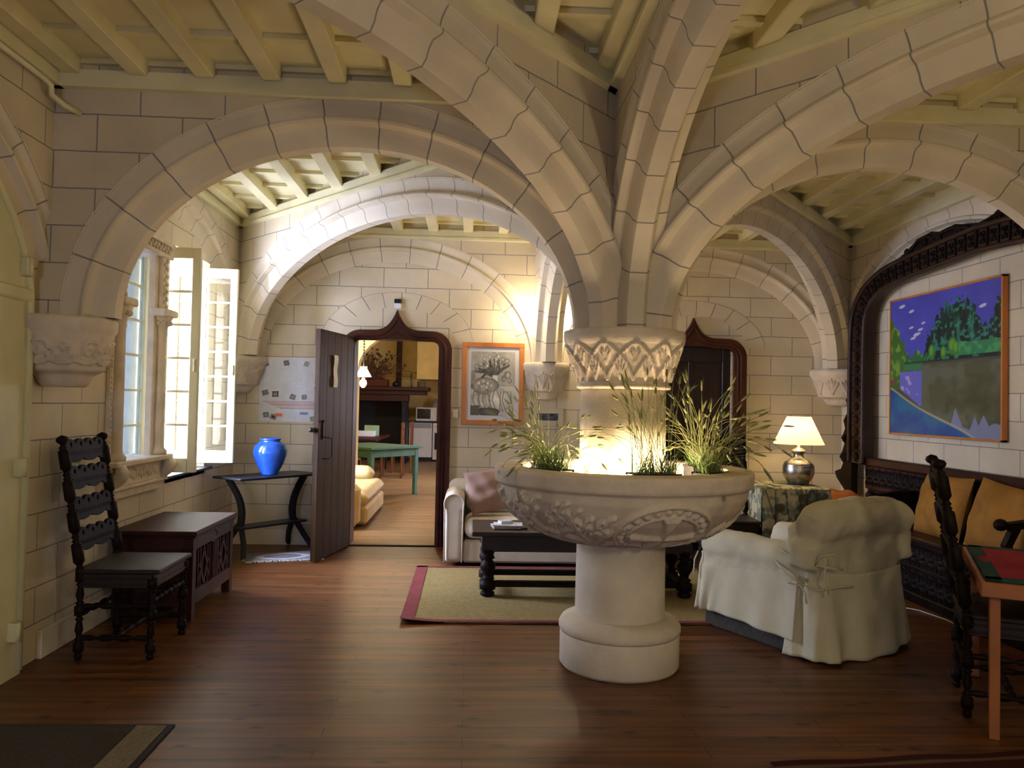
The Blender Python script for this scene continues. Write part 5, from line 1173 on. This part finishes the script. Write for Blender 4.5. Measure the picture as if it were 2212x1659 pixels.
# green table, chairs and the dark table
grn = mat('green_paint', '#4a7862', .5, .08); ga = math.radians(52)
gt = thing('green_table', 'sea-green painted kitchen table beyond the cream leather sofa', 'table', (-1.47, 12.05, 0), ga-PI/2+math.radians(0))
M().box(-1.15, -.04, .75, .05, 1.12, .785, .005).ok('tabletop', grn, gt)
M().box(-1.08, .0, .63, .0, 1.06, .75, .003).ok('apron', grn, gt)
for xx, yy in ((-.03, .03), (-.03, 1.03), (-1.05, .03), (-1.05, 1.03)): M().box(xx-.035, yy-.035, .3, xx+.035, yy+.035, .75).box(xx-.028, yy-.028, 0, xx+.028, yy+.028, .3).ok('leg', grn, gt)
brn = mat('chair_brown', '#6b3d1c', .5, .2)
def kchair(loc, rz, label):
    t = thing('kitchen_chair', label, 'chair', loc, rz, 'brown wooden kitchen chairs')
    M().box(-.22, -.22, .44, .22, .22, .47, .008).ok('seat', brn, t)
    for s in (-1, 1): M().box(-.215, s*.20-.02, 0, -.175, s*.20+.02, 1.08, .004).ok('leg', brn, t); M().box(.175, s*.20-.02, 0, .215, s*.20+.02, .44, .004).ok('leg', brn, t)
    for z in (.66, .82, .97): M().box(-.205, -.19, z, -.185, .19, z+.08, .004).ok('slat', brn, t)
    return t
kchair((-2.15, 14.1, 0), PI/2, 'brown kitchen chair behind the green table at the left')
kchair((-1.50, 15.7, 0), PI, 'brown kitchen chair seen side-on between the green table and the dishwasher')
kchair((-1.40, 16.8, 0), PI, 'brown kitchen chair nearest the dishwasher, farther of the two side-on ones')
dt = thing('dark_kitchen_table', 'dark wooden kitchen table with papers on it before the fireplace', 'table', (0, 0, 0))
M().box(-3.0, 15.2, .72, -1.75, 17.6, .76, .004).ok('tabletop', wine, dt)
for xx in (-2.9, -1.83):
    for yy in (15.3, 17.5): M().box(xx-.03, yy-.03, 0, xx+.03, yy+.03, .72).ok('leg', wine, dt)
tag(M().box(-2.35, 16.4, .762, -1.95, 16.7, .87, .003).ok('letter_tray', white), 'white box of papers on the dark kitchen table', 'box')
tag(M().box(-2.2, 16.75, .762, -1.9, 16.85, .98, .003).ok('green_card', mat('card_green', '#8fae88', .6, .1)), 'upright pale green card behind the white box on the dark kitchen table', 'card')
# appliances
dw = thing('dishwasher', 'white dishwasher under the kitchen worktop', 'dishwasher', (0, 0, 0))
M().box(-1.50, 20.0, .10, -.93, 20.6, .97, .006).ok('cabinet', white, dw); M().box(-1.50, 20.03, 0, -.93, 20.5, .10).ok('kick_plate', iron, dw)
M().box(-1.48, 19.98, .84, -.95, 20.0, .95, .004).ok('control_panel', mat('grey_panel', '#9aa0a8', .4, .05), dw)
ov = thing('cooker', 'white cooker with a dark oven window right of the dishwasher', 'cooker', (0, 0, 0))
M().box(-.91, 20.0, .04, -.33, 20.6, .97, .006).ok('body', white, ov); M().box(-.86, 19.985, .30, -.38, 20.0, .72, .004).ok('oven_door_glass', mat('dark_glass', '#0d0d10', .1, .05), ov)
for k in range(5): M().lathe([(.022, 0), (.018, 1)], axis=((-.82+.09*k, 20.0, .88), (-.82+.09*k, 19.97, .88)), seg=12).ok('knob', mat('grey_panel', '#9aa0a8'), ov)
tag(M().box(-1.52, 19.97, .972, .6, 20.7, 1.01, .004).ok('worktop', iron), 'dark kitchen worktop over the dishwasher and cooker', 'worktop')
mw = thing('microwave', 'white microwave oven with a black door window on the dark kitchen worktop', 'microwave', (0, 0, 0))
M().box(-1.35, 20.05, 1.012, -.83, 20.5, 1.36, .01).ok('case', white, mw); M().box(-1.32, 20.04, 1.07, -.98, 20.05, 1.32, .02).ok('door_window', mat('dark_glass', '#0d0d10'), mw)
pb = tag(M().box(-.16, 10.0, .0, .1, 10.2, .02).ok('tmp', white), 'x y z w', 'x'); bpy.data.objects.remove(pb)
tag(picture(12, 30, lambda U, V: np.stack([.45+.3*fbm(U, V, 6, 4, 3)]*3, -1)*np.array([.9, .95, 1.05]), lambda u, v: (-.85+.3*u, 20.74, 1.32+.65*v), 'calendar', pic), 'pale grey calendar sheet on the yellow wall right of the microwave', 'calendar')
tag(M().box(-.95, 20.2, 1.362, -.80, 20.4, 1.50, .01).sph((-.87, 20.3, 1.53), .05, 8).ok('food_packets', mat('packets', '#a88a80', .6, .3, 20)), 'small packets on top of the microwave', 'packets')
